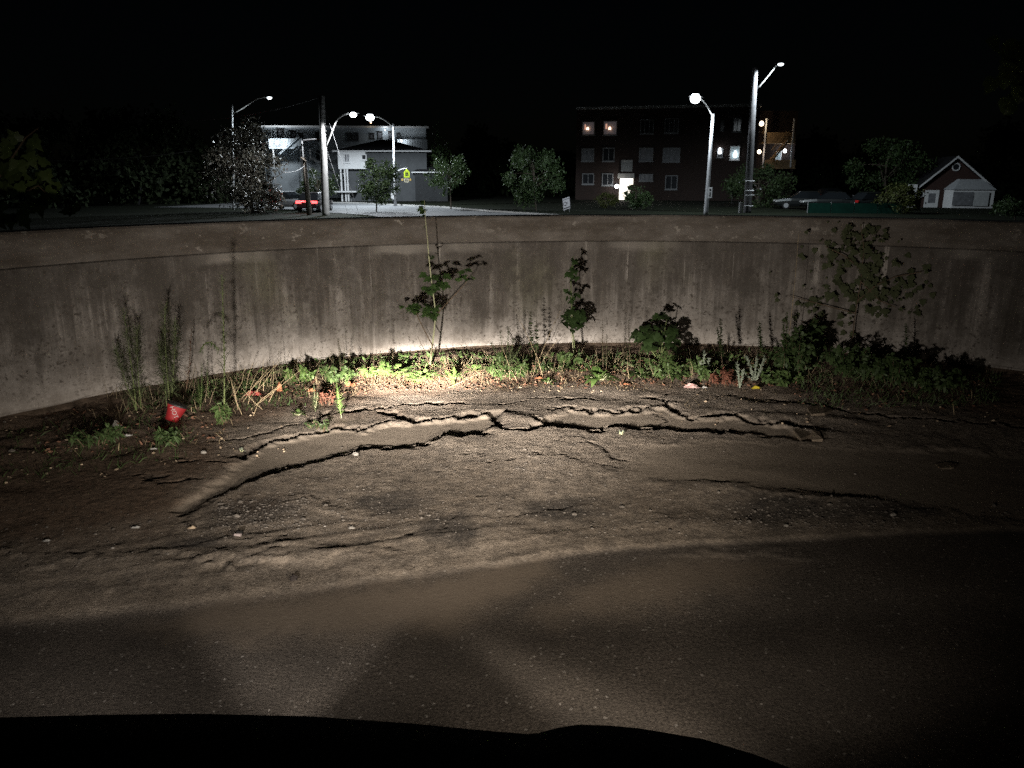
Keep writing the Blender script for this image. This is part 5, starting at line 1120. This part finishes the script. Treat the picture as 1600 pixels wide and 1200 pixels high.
sp_ += [(670+rg.uniform(-4, 4), 401+rg.uniform(-4, 4), .5) for i in range(3)]+[(661+rg.uniform(-7, 7), 317+rg.uniform(-5, 12), .62) for i in range(8)]+[(665, 352, .45), (664, 336, .5), (660, 332, .55), (668, 328, .5)]
sp_ += [(x+rg.uniform(-9, 9), y+rg.uniform(-5, 5), s_*.85) for x, y, s_ in sp_ if y > 380]
leaves_at(t, sp_, .098, MAPLE, 'maple', 'maple', Y, rg)

# leafy vine climbing the wall
rg = random.Random(92); b0 = gzone(898, 559); Y = b0.y; t = thing('leafy_vine', 'upright leafy vine with a thick leaf cluster in front of the wall', 'vine', b0)
stemline(t, [(899, 564), (897, 535), (894, 505), (893, 470), (892, 440), (894, 418), (896, 400)], Y, .007, .003, 'stem_g'); stemline(t, [(897, 562), (894, 530), (893, 510)], Y-.02, .005, .003, 'stem_pale')
leaves_at(t, [(895+rg.uniform(-17, 18), 492+rg.uniform(-9, 15), 1.0) for i in range(30)]+[(893+rg.uniform(-9, 9), 455+rg.uniform(-4, 10), .75) for i in range(7)]+[(893+rg.uniform(-14, 9), 425+rg.uniform(-7, 9), .8) for i in range(10)]+[(898+rg.uniform(-8, 8), 405+rg.uniform(-4, 5), .6) for i in range(5)]+[(892+rg.uniform(-6, 8), 476+rg.uniform(-6, 6), .55) for i in range(4)]+[(894, 515, .7), (897, 512, .6)], .10, IVY, 'creeper', 'ivy', Y, rg, .06, .5)
# big-leaved bush
rg = random.Random(93); b0 = gzone(1030, 560); Y = b0.y+.05; t = thing('big_leaved_bush', 'dense bush of big dark overlapping leaves at the wall', 'bush', b0)
for (x, y) in ((1005, 525), (1020, 515), (1035, 510), (1050, 520), (1043, 492)): stemline(t, [(1030, 565), (1028+(x-1030)*.4, 548), (x, y)], Y, .008, .004, 'stem_g')
leaves_at(t, [(1000+rg.uniform(-6, 12), 524+rg.uniform(-8, 14), 1.0) for i in range(10)]+[(1030+rg.uniform(-24, 24), 518+rg.uniform(-10, 24), 1.0) for i in range(44)]+[(1052+rg.uniform(-8, 8), 530+rg.uniform(-10, 14), .9) for i in range(8)]+[(1036+rg.uniform(-8, 16), 491+rg.uniform(-4, 5), .8) for i in range(7)], .125, IVY, 'creeper', 'ivy', Y, rg, .12, .4)
M['creeper_dark'] = leafmat('dark_creeper_leaves', (.05, .06, .028), (.088, .098, .048), .8, .2, 30)
# creeper hanging on the wall at the right
rg = random.Random(94); aw = math.atan2(8.15-WC.y, 4.0-WC.x); t = thing('wall_creeper', 'dark creeper spread over the wall above the right bushes', 'vine', Vector((WC.x+(WR-.05)*math.cos(aw), WC.y+(WR-.05)*math.sin(aw), .1)))
def on_wall(px, py, off):
    r = ray(px, py); o = Vector((0, 0, CAMH)); ax_, ay_ = r.x, r.y; bx_, by_ = -WC.x, -WC.y; RR = WR-off
    A2 = ax_*ax_+ay_*ay_; B2 = 2*(ax_*bx_+ay_*by_); C2 = bx_*bx_+by_*by_-RR*RR; k = (-B2+math.sqrt(B2*B2-4*A2*C2))/(2*A2); return o+r*k
for line in ([(1330, 560), (1335, 500), (1345, 440), (1350, 390), (1345, 352)], [(1340, 470), (1370, 445), (1400, 432), (1440, 425)], [(1345, 420), (1320, 400), (1290, 385)], [(1338, 490), (1300, 480), (1262, 470), (1232, 462)], [(1345, 440), (1375, 470), (1400, 480)]):
    q = MB(); pts = [on_wall(x, y, .10) for x, y in line]; q.tube(pts, [.007-.001*i for i in range(len(pts))], 5); obj('stem', q, 'stem_b', t)
spots = [(rg.gauss(1352, 26), rg.gauss(440, 30), 1.) for i in range(70)]+[(rg.gauss(1310, 28), rg.gauss(390, 12), .8) for i in range(22)]+[(rg.gauss(1405, 25), rg.gauss(445, 18), .8) for i in range(20)]+[(rg.gauss(1345, 10), rg.gauss(365, 12), .8) for i in range(12)]+[(rg.gauss(1245, 22), rg.gauss(465, 8), .7) for i in range(8)]+[(rg.gauss(1300, 25), rg.gauss(500, 10), .7) for i in range(8)]+[(1385, 478, .8), (1398, 470, .8), (1372, 482, .8)]
spots = [(x+rg.gauss(0, 12), y+rg.gauss(0, 9), s_) for x, y, s_ in spots]+[(x+rg.gauss(0, 20), y+rg.gauss(0, 18), s_*.6) for x, y, s_ in spots]
for (x, y, s_) in spots:
    p = on_wall(x, max(346, y), .02+.12*rg.random()**1.5); nrm = (Vector((WC.x, WC.y, p.z))-p).normalized(); a = rg.uniform(-1.2, 1.2); sd = nrm.cross(Vector((0, 0, 1))); leaf_obj(t, p, Vector((0, 0, -1))*math.cos(a)+sd*math.sin(a)+nrm*.35, nrm*.8+Vector((rg.uniform(-.4, .4), rg.uniform(-.4, .4), .5)), .085*s_*rg.uniform(.5, 1.4), IVY, 'creeper_dark', 'ivydark')
# leafy branches beyond the wall, left edge and upper right
M['bigleaf'] = leafmat('broad_dim_leaves', (.06, .085, .022), (.10, .14, .04), .5, .4, 8)
rg = random.Random(95); D_ = 8.2; c = gy(20, 290, D_); t = thing('leafy_branch', 'leafy branch of broad leaves above the wall at the left edge', 'branch', Vector((gy(-60, 330, D_).x, D_, FARZ)))
stemline(t, [(-110, 420), (-60, 330), (0, 275), (40, 215), (60, 200)], D_, .02, .005, 'stem_b'); stemline(t, [(-60, 330), (20, 310), (60, 290), (100, 330)], D_, .012, .004, 'stem_b')
for (x, y, s_) in [(30, 268, 1.3), (22, 272, 1.1), (8, 235, 1.1), (85, 285, 1.1), (70, 300, 1.1), (50, 215, .9), (42, 232, .8), (15, 305, 1.1), (55, 320, 1.2), (35, 335, 1.), (125, 322, .9), (112, 330, .7), (5, 330, 1.1), (0, 290, 1.), (75, 260, .8), (-10, 255, 1.)]+[(rg.uniform(-50, 90), rg.uniform(220, 345), rg.uniform(.7, 1.1)) for i in range(26)]:
    p = gy(x, y, D_+rg.uniform(-.15, .35)); a = rg.uniform(0, 6.28); leaf_obj(t, p, (math.cos(a), -.3, math.sin(a)-.3), (rg.uniform(-.5, .5), -1, .5+rg.uniform(-.3, .5)), .19*s_, IVY, 'bigleaf', 'bigivy')
rg = random.Random(96); D_ = 9.6; t = thing('leafy_branch', 'dim leafy branch hanging into the upper right corner', 'branch', Vector((gy(1700, 160, D_).x, D_, FARZ)))
base = gy(1760, 120, D_); q = MB(); q.tube([Vector((base.x+.4, D_, FARZ-.2)), Vector((base.x+.3, D_, 1.5)), base, base+Vector((0, 0, .8))], [.09, .08, .05, .02], 8); obj('trunk', q, 'bark', t)
for ln in ([(1760, 130), (1680, 110), (1590, 105), (1560, 118)], [(1760, 130), (1680, 95), (1600, 85), (1570, 75)], [(1760, 150), (1660, 140), (1600, 150), (1578, 165)]): stemline(t, ln, D_, .018, .004, 'stem_b', 'branch')
for i in range(95):
    ln = rg.choice(((1560, 120), (1572, 82), (1582, 160), (1590, 100), (1590, 140))); x = ln[0]+rg.random()**1.2*170-12; y = ln[1]+rg.gauss(0, 12); p = gy(x, y, D_+rg.uniform(-.4, .4)); a = rg.uniform(0, 6.28); leaf_obj(t, p, (math.cos(a)*.8-.3, -.2, math.sin(a)*.6-.4), (rg.uniform(-.5, .5), -1, .3), .15*rg.uniform(.7, 1.3), ROUND, 'bigleaf', 'biground')

# ------------------------------------------------------------------ dry stalks
def stalk(label, pts, lift=0.0, rad=.0035, mat='straw', group='dry stalks', heights=None):
    """dry stem given by photo points; the first lies on the ground, the rest stand over it or lean back"""
    b0 = gzone(*pts[0]); P_ = [b0]+[gy(x, y, b0.y+(heights[i] if heights else .04*(i+1))) for i, (x, y) in enumerate(pts[1:])]; q = MB(); sm = []
    for i in range(len(P_)-1): sm += [P_[i].lerp(P_[i+1], t) for t in (0, .5)]
    sm.append(P_[-1]); q.tube(sm, [rad*(1-.6*i/(len(sm)-1)) for i in range(len(sm))], 5); return tag(obj('dry_stalk', q, mat, None, b0), label, 'stalk', group)
G = 'thin dry stalks left of the centre'
rg = random.Random(101)
for i, (bx_, by_, tx, ty) in enumerate([(374, 625, 436, 566), (380, 628, 420, 575), (390, 622, 432, 570), (400, 618, 412, 560), (405, 630, 470, 578), (372, 640, 360, 590), (378, 648, 362, 600), (392, 640, 440, 600), (396, 650, 410, 620), (425, 612, 427, 565), (384, 610, 396, 566), (366, 620, 383, 572), (420, 628, 446, 590), (410, 640, 378, 606), (388, 632, 402, 580)]):
    stalk('thin dry straw stalk in the tangle right of the tallest weed', [(bx_, by_), ((bx_+tx)/2+rg.uniform(-4, 4), (by_+ty)/2), (tx, ty)], group=G, rad=.0028)
for p, lab in (([(808, 596), (795, 570), (784, 540)], 'pale thick straw leaning left of the leafy vine'), ([(800, 594), (785, 575), (772, 560)], 'second pale straw beside the thick leaning one'),
        ([(848, 588), (840, 560), (822, 520), (812, 500)], 'long thin stem rising beside the leafy vine'), ([(842, 562), (853, 535), (866, 505), (876, 485)], 'straight thin stem leaning right towards the leafy vine'),
        ([(846, 566), (860, 545), (872, 530)], 'short thin stem leaning right below the leafy vine'), ([(983, 592), (981, 578), (980, 566)], 'short pale stump of a stalk below the big-leaved bush'),
        ([(1081, 590), (1082, 576), (1079, 566)], 'pale bent stub right of the big-leaved bush'), ([(1241, 500), (1243, 460), (1246, 400), (1248, 365)], 'long pale reed against the wall above the silvery plants'),
        ([(535, 590), (560, 575), (600, 572)], 'dry stem lying across the bright clump'), ([(700, 606), (735, 590), (752, 582)], 'thin dry stem crossing the broad-leaved weed')):
    if lab.startswith('long pale reed'): p = [(1226, 570), (1236, 500), (1243, 430), (1248, 365)]
    stalk(lab, p, group='single dry stems', rad=.0032, mat='straw')
b0 = gzone(768, 598); q = MB(); pts = [gzone(768, 598)+Vector((0, 0, .02)), gzone(785, 593)+Vector((0, 0, .03)), gzone(815, 588)+Vector((0, 0, .04))]; q.tube(pts, [.003, .004, .003], 5); tag(obj('dry_stalk', q, 'straw', None, b0), 'pale straw lying flat in front of the feathery bush', 'stalk', 'single dry stems')
def wallbit(): pass

# leaf litter, straw and pebbles: nobody could count them
rg = random.Random(111)
def scatter_pts(n, region, jitter=10):
    xs = []; 
    for i in range(n):
        x = rg.uniform(region[0], region[1]); t = (x-region[0])/(region[1]-region[0]); y = rg.uniform(region[2]+(region[4]-region[2])*t, region[3]+(region[5]-region[3])*t); xs.append((x, y))
    P_ = np.array([tuple(gz(x, y).xy) for x, y in xs]); z, _ = ground_fields(P_[:, 0].copy(), P_[:, 1].copy()); return [Vector((a, b_, c_)) for (a, b_), c_ in zip(P_, z)]
M['dry_grass'] = leafmat('dry_grass_blades', (.11, .085, .05), (.30, .24, .15), .8, .15, 20, .1)
M['litter_red'] = leafmat('red_brown_leaf_litter', (.085, .042, .027), (.24, .13, .085), .85, .1, 30, .1)
M['litter_pale'] = leafmat('pale_leaf_litter', (.25, .18, .12), (.48, .38, .27), .85, .1, 30, .1)
q = MB()
for reg, n in (((560, 760, 582, 620, 575, 612), 900), ((760, 1010, 578, 612, 570, 610), 800), ((360, 580, 598, 640, 588, 622), 500), ((1010, 1240, 575, 608, 580, 612), 420), ((1240, 1560, 600, 640, 600, 650), 200), ((60, 360, 650, 720, 640, 690), 220)):
    for p in scatter_pts(n, reg): l = rg.uniform(.010, .042); q.blade(p+Vector((0, 0, rg.uniform(.0, .015))), Vector((rg.gauss(0, 1), rg.gauss(0, 1), rg.uniform(-.1, .5))), rnd_dir(rg, 1.0), l, l*rg.uniform(.25, .7), rg.uniform(-.3, .4), 2, (.3, 1., .2))
o = stuff(obj('leaf_litter', q, 'litter_red')); tag(o, 'red-brown dead leaf litter spread below the weeds', 'leaf litter')
q = MB()
for reg, n in (((570, 760, 580, 612, 576, 606), 1700), ((740, 1060, 578, 614, 575, 612), 800), ((360, 580, 600, 650, 590, 620), 550), ((100, 360, 650, 730, 640, 700), 180), ((1060, 1560, 585, 640, 590, 660), 200)):
    for p in scatter_pts(n, reg):
        l = rg.uniform(.03, .14); d = Vector((rg.gauss(0, 1), rg.gauss(0, 1), rg.uniform(-.05, .6))); q.blade(p+Vector((0, 0, rg.uniform(.002, .03))), d, (0, 0, 1), l, .0035*rg.uniform(.6, 1.6), rg.uniform(0, .5), 3, (.8, 1., .8, .2))
o = stuff(obj('straw_litter', q, 'straw')); tag(o, 'pale dry straw bits scattered over the leaf litter', 'straw')
q = MB()
for reg, n in (((560, 1000, 582, 622, 575, 615), 420), ((1000, 1600, 590, 660, 590, 680), 160), ((0, 500, 660, 780, 630, 700), 160)):
    for p in scatter_pts(n, reg): l = rg.uniform(.008, .028); q.blade(p+Vector((0, 0, .006)), Vector((rg.gauss(0, 1), rg.gauss(0, 1), .15)), rnd_dir(rg, 1.5), l, l*.7, 0., 2, (.5, 1., .4))
o = stuff(obj('wood_chips', q, 'litter_pale')); tag(o, 'small pale chips strewn in the leaf litter', 'chips')
# pebbles and grit
def pebble(mb, p, r, rg):
    n = len(mb.v); a0 = rg.uniform(0, 6.28); sx, sy, sz = r*rg.uniform(.7, 1.4), r*rg.uniform(.7, 1.2), r*rg.uniform(.5, .9)
    top = []
    for k_, (zz, rr) in enumerate(((-.3, .8), (.45, .75))):
        for j in range(5): a = a0+j*1.2566+k_*.6; rj = rr*rg.uniform(.8, 1.2); mb.v.append((p.x+sx*rj*math.cos(a), p.y+sy*rj*math.sin(a), p.z+sz*zz))
    mb.v.append((p.x, p.y, p.z+sz*.9))
    for j in range(5): b2 = (j+1) % 5; mb.f.append((n+j, n+b2, n+5+b2, n+5+j)); mb.f.append((n+5+j, n+5+b2, n+10))
M['pebble'] = leafmat('grey_pebbles', (.06, .052, .045), (.17, .15, .13), .85, .15, 30, 0)
q = MB()
for reg, n, r0 in (((330, 700, 770, 850, 720, 830), 1500, .006), ((700, 1150, 700, 850, 760, 840), 1500, .006), ((0, 400, 780, 930, 820, 900), 700, .006), ((1100, 1600, 765, 840, 790, 820), 900, .007), ((560, 1250, 600, 660, 600, 660), 500, .006), ((340, 480, 785, 830, 780, 830), 700, .008), ((0, 1600, 640, 760, 620, 720), 500, .007), ((1150, 1400, 780, 830, 780, 830), 500, .008)):
    for p in scatter_pts(n, reg): pebble(q, p, .5*r0*rg.lognormvariate(0, .55), rg)
o = stuff(obj('loose_gravel', q, 'pebble')); tag(o, 'loose pebbles and grit strewn over the dirt', 'gravel')
# grass, dim at the left
q = MB()
for reg, n in (((0, 300, 680, 770, 660, 720), 420), ((1250, 1560, 575, 640, 590, 640), 700), ((200, 480, 610, 665, 600, 640), 500), ((480, 1000, 565, 590, 560, 590), 500)):
    for p in scatter_pts(n, reg): l = rg.uniform(.04, .14); q.blade(p, Vector((rg.gauss(0, .5), rg.gauss(0, .5), 1)), (rg.random(), rg.random(), .1), l, .006, rg.uniform(.1, .6), 3, (1., .9, .6, 0.))
o = stuff(obj('grass', q, 'weed_dark')); tag(o, 'thin grass growing between the weeds and on the dim left soil', 'grass')

q = MB()
for reg, n in (((370, 620, 590, 625, 575, 600), 330), ((700, 1010, 572, 600, 562, 600), 260), ((1010, 1260, 565, 600, 560, 600), 260), ((170, 370, 620, 665, 600, 640), 200), ((1260, 1500, 570, 610, 580, 620), 120)):
    for p in scatter_pts(n, reg):
        l = rg.uniform(.08, .34)*rg.random()**.5; d = Vector((rg.gauss(0, .35), rg.gauss(0, .3), 1)); q.blade(p, d, (rg.gauss(0, 1), -1, .1), l, rg.uniform(.002, .0045), rg.uniform(-.05, .5), 4, (1., .9, .7, .5, .2))
o = stuff(obj('dry_grass', q, 'dry_grass')); tag(o, 'thin dry grass and dead stems tangled among the weeds', 'grass')

q = MB()
for reg, n in (((440, 760, 574, 592, 562, 582), 260), ((760, 1010, 564, 590, 560, 590), 280), ((1010, 1260, 558, 596, 558, 598), 420), ((300, 450, 600, 640, 585, 620), 120)):
    for p in scatter_pts(n, reg):
        for j in range(3): l = rg.uniform(.03, .11); q.blade(p, Vector((rg.gauss(0, .8), rg.gauss(0, .8), .9)), (rg.gauss(0, 1), rg.gauss(0, 1), .6), l, l*rg.uniform(.08, .3), rg.uniform(.2, .8), 3, (.3, 1., .7, 0.), .2)
o = stuff(obj('weed_seedlings', q, 'weed')); tag(o, 'carpet of small green seedlings between the larger weeds', 'seedlings')

# ------------------------------------------------------------------ single stones and litter
def stone(label, px, rpx, seed, mat, name='stone', flat=.7, cat='stone', group=None):
    rg = random.Random(seed); p = gzone(*px); r = rpx*(Vector((p.x, p.y, p.z-CAMH)).length)/F; q = MB(); n_, m_ = 9, 5
    ph = [rg.uniform(.72, 1.2) for i in range(n_*m_)]
    for i in range(m_):
        el = -0.5*math.pi*.6+(math.pi*.8)*i/(m_-1)
        for j in range(n_): a = 2*math.pi*j/n_; k_ = r*ph[i*n_+j]; q.v.append((p.x+k_*math.cos(a)*math.cos(el), p.y+k_*.8*math.sin(a)*math.cos(el), p.z+r*flat*.55+k_*flat*math.sin(el)))
    for i in range(m_-1):
        for j in range(n_): a = i*n_+j; b_ = i*n_+(j+1) % n_; q.f.append((a, b_, b_+n_, a+n_))
    q.f.append(tuple(range(n_))[::-1]); q.f.append(tuple((m_-1)*n_+j for j in range(n_))); return tag(obj(name, q, mat, None, p), label, cat, group)
M['st_dark'] = plain('dark_stone', (.03, .024, .022), .8, .2, .2, 30); M['st_pale'] = plain('pale_stone', (.24, .22, .20), .8, .2, .2, 30); M['st_grey'] = plain('grey_stone', (.2, .185, .165), .85, .15, .25, 30)
stone('squarish dark stone on the gravel near the asphalt edge', (459, 906), 6.5, 1, 'st_dark', flat=.8)
for i, (x, y, s_, lab) in enumerate([(466, 828, 5, 'pale pebble right of the bottle cap'), (1395, 806, 8, 'pale flat stone on the dark gravel at the right'), (1228, 822, 6, 'grey stone at the edge of the right gravel patch'), (550, 826, 8, 'grey stone half sunk in the gravel near the centre'), (508, 823, 4, 'small white pebble left of the half-sunk stone'), (318, 708, 7, 'grey stone near the end of the cracked crust'), (176, 857, 4, 'pale pebble alone on the dim left dirt'), (1336, 741, 3, 'tiny white stone on the dark right mud'), (556, 711, 9, 'tan clod on the lower lip of the channel'), (690, 632, 3, 'little pale stone by the top crack')]):
    stone(lab, (x, y), s_*.6, 30+i, 'st_pale' if ('pale' in lab or 'white' in lab) else 'st_grey', flat=.55)
# broken crust slabs lying by the right end of the cracks
def slab(label, poly, th, seed, tilt=.02):
    rg = random.Random(seed); P_ = [gzone(*p) for p in poly]; z0 = max(p.z for p in P_); q = MB(); n_ = len(P_); top = [Vector((p.x+rg.uniform(-.01, .01), p.y, p.z+th*rg.uniform(.4, 1.0))) for p in P_]; bot = [Vector((p.x, p.y, p.z-.05)) for p in P_]
    q.v += [tuple(p) for p in top+bot]; q.f.append(tuple(range(n_))); q.f += [(i, i+n_, (i+1) % n_+n_, (i+1) % n_) for i in range(n_)]; c = sum(P_, Vector())/n_; return tag(obj('crust_slab', q, M['crust'], None, c), label, 'slab', 'broken crust slabs')
M['crust'] = plain('dry_soil_crust', (.17, .135, .10), .95, .1, .3, 12, 0, .8, 70)
slab('tilted crust slab at the right end of the long crack', [(1240, 676), (1262, 670), (1268, 682), (1250, 690)], .03, 1); slab('flat crust slab right of the tilted one', [(1266, 676), (1282, 676), (1284, 690), (1268, 690)], .025, 2)
slab('round-edged crust slab in the dim right mud', [(1262, 640), (1285, 636), (1300, 642), (1290, 650), (1268, 650)], .03, 3); slab('small pale crust plate far right on the mud', [(1462, 726), (1480, 723), (1498, 727), (1488, 733), (1468, 733)], .015, 4)
# red paper cup with its lettering
b0 = gzone(268, 658); t = thing('paper_cup', 'crushed red paper cup with white lettering among the left weeds', 'cup', b0)
M['cup_red'] = plain('red_printed_paper', (.20, .010, .012), .6, .4, .08, 20); M['cup_white'] = plain('white_print', (.30, .25, .24), .6); M['lid'] = plain('black_plastic_lid', (.012, .011, .010), .5, .3)
axis_ = Vector((.35, .25, .9)).normalized(); c0 = b0+Vector((0, 0, .005)); sd = axis_.cross(Vector((0, 1, 0))).normalized(); fw = sd.cross(axis_)
if fw.y > 0: fw = -fw; sd = -sd
def cupp(h, a, r): return c0+axis_*h+(sd*math.sin(a)+fw*math.cos(a)*.8)*r
q = MB(); n_ = 24; hs = [(0, .052), (.03, .056), (.08, .066), (.125, .078), (.133, .080)]
for (h, rr) in hs:
    for j in range(n_): a = 2*math.pi*j/n_; q.v.append(tuple(cupp(h, a, rr*(1+.05*math.sin(3*a+h*30)))))
for i in range(len(hs)-1):
    for j in range(n_): a = i*n_+j; b_ = i*n_+(j+1) % n_; q.f.append((a, b_, b_+n_, a+n_))
q.f.append(tuple(range(n_))[::-1]); obj('cup_body', q, 'cup_red', t, smooth=True)
q = MB()
for (h, rr) in ((.130, .084), (.142, .085), (.150, .076), (.151, .0)):
    for j in range(n_): a = 2*math.pi*j/n_; q.v.append(tuple(cupp(h, a, rr)))
for i in range(3):
    for j in range(n_): a = i*n_+j; b_ = i*n_+(j+1) % n_; q.f.append((a, b_, b_+n_, a+n_))
obj('lid', q, 'lid', t)
vs_, fs = text_mesh('HOT', .050); q = MB(); ca, sa = math.cos(R_(-52)), math.sin(R_(-52))
for v in vs_:
    x, y = v[0]*ca-v[1]*sa, v[0]*sa+v[1]*ca; h = .078+y; rr = np.interp(h, [0, .03, .08, .125, .133], [.052, .056, .066, .078, .08]); a = (x+.012)/rr; q.v.append(tuple(cupp(h, a, rr*(1+.05*math.sin(3*a+h*30))+.0022)))
q.f = fs; obj('lettering', q, 'cup_white', t)
def scrap(label, px, wpx, hpx, seed, mat, name='paper_scrap', cat='litter', n=5):
    """crumpled sheet lying on the ground"""
    rg = random.Random(seed); p = gzone(*px); k_ = (Vector((p.x, p.y, p.z-CAMH)).length)/F; W_ = wpx*k_; H_ = hpx*k_; q = MB()
    for i in range(n+1):
        for j in range(n+1):
            u = i/n-.5; v = j/n-.5; q.v.append((p.x+W_*u*rg.uniform(.85, 1.1), p.y+W_*.5*v*rg.uniform(.85, 1.1), p.z+.008+H_*max(0, (.5-2*(u*u+v*v)))*rg.uniform(.2, 1.5)))
    for i in range(n):
        for j in range(n): a = i*(n+1)+j; q.f.append((a, a+1, a+n+2, a+n+1))
    return tag(obj(name, q, mat, None, p), label, cat)
M['scrap_white'] = plain('white_scrap', (.34, .33, .31), .8, .2, .15, 20); M['scrap_pink'] = leafmat('pink_printed_wrapper', (.5, .12, .10), (.62, .5, .46), .5, .4, 40, .1); M['scrap_yel'] = plain('yellow_leaf', (.45, .36, .03), .7, .2, .15, 30); M['scrap_red'] = plain('red_wrapper', (.26, .05, .04), .6, .3, .3, 30); M['scrap_org'] = plain('orange_dead_leaf', (.30, .12, .06), .8, .15, .3, 30)
scrap('crumpled white scrap left of the red cup', (182, 668), 16, 18, 1, 'scrap_white'); scrap('thin white sliver below the white scrap', (200, 682), 12, 4, 2, 'scrap_white'); scrap('narrow white sliver on the dim soil below the red cup', (240, 703), 10, 3, 3, 'scrap_white')
scrap('pale scrap on the dirt left of the channel end', (212, 826), 12, 5, 4, 'scrap_white'); scrap('small pale scrap far left on the dirt', (73, 847), 10, 4, 5, 'scrap_white'); scrap('curled tan scrap at the left end of the channel', (300, 827), 12, 6, 6, 'litter_pale')
scrap('torn pink and white wrapper lying before the reddish weeds', (1080, 606), 26, 10, 7, 'scrap_pink', 'wrapper'); scrap('grey scrap touching the pink wrapper', (1101, 607), 9, 5, 8, 'scrap_white'); scrap('bright yellow fallen leaf below the silvery plant', (1181, 608), 14, 7, 9, 'scrap_yel', 'fallen_leaf', 'leaf')
scrap('red wrapper tangled in the dry stalks', (396, 618), 22, 16, 10, 'scrap_red', 'wrapper'); scrap('orange dead leaf standing right of the dry stalks', (437, 612), 9, 22, 11, 'scrap_org', 'fallen_leaf', 'leaf'); scrap('orange dead leaf at the right of the bright clump', (548, 604), 16, 10, 12, 'scrap_org', 'fallen_leaf', 'leaf')
scrap('pair of orange dead leaves below the bright left clump', (487, 612), 14, 8, 13, 'scrap_org', 'fallen_leaf', 'leaf'); scrap('pale orange dead leaf in the middle litter', (842, 592), 14, 7, 14, 'scrap_org', 'fallen_leaf', 'leaf'); scrap('orange dead leaf right of the fresh green rosette', (978, 602), 10, 4, 15, 'scrap_org', 'fallen_leaf', 'leaf')
scrap('red scrap of plastic in the brightest straw', (706, 590), 12, 8, 16, 'scrap_red', 'wrapper')
b0 = gzone(372, 838); q = MB(); q.tube([b0+Vector((-.019, 0, .008)), b0+Vector((.019, -.004, .009))], [.010, .010], 10); t = tag(obj('bottle_cap', q, 'cup_white', None, b0), 'small white cap lying on the dark gravel', 'cap')
q = MB(); q.tube([b0+Vector((-.012, .022, .012)), b0+Vector((.020, .022, .012))], .013, 10); obj('cap_shadow', q, 'lid', t)  # dark solid standing in for the cap's cast shadow
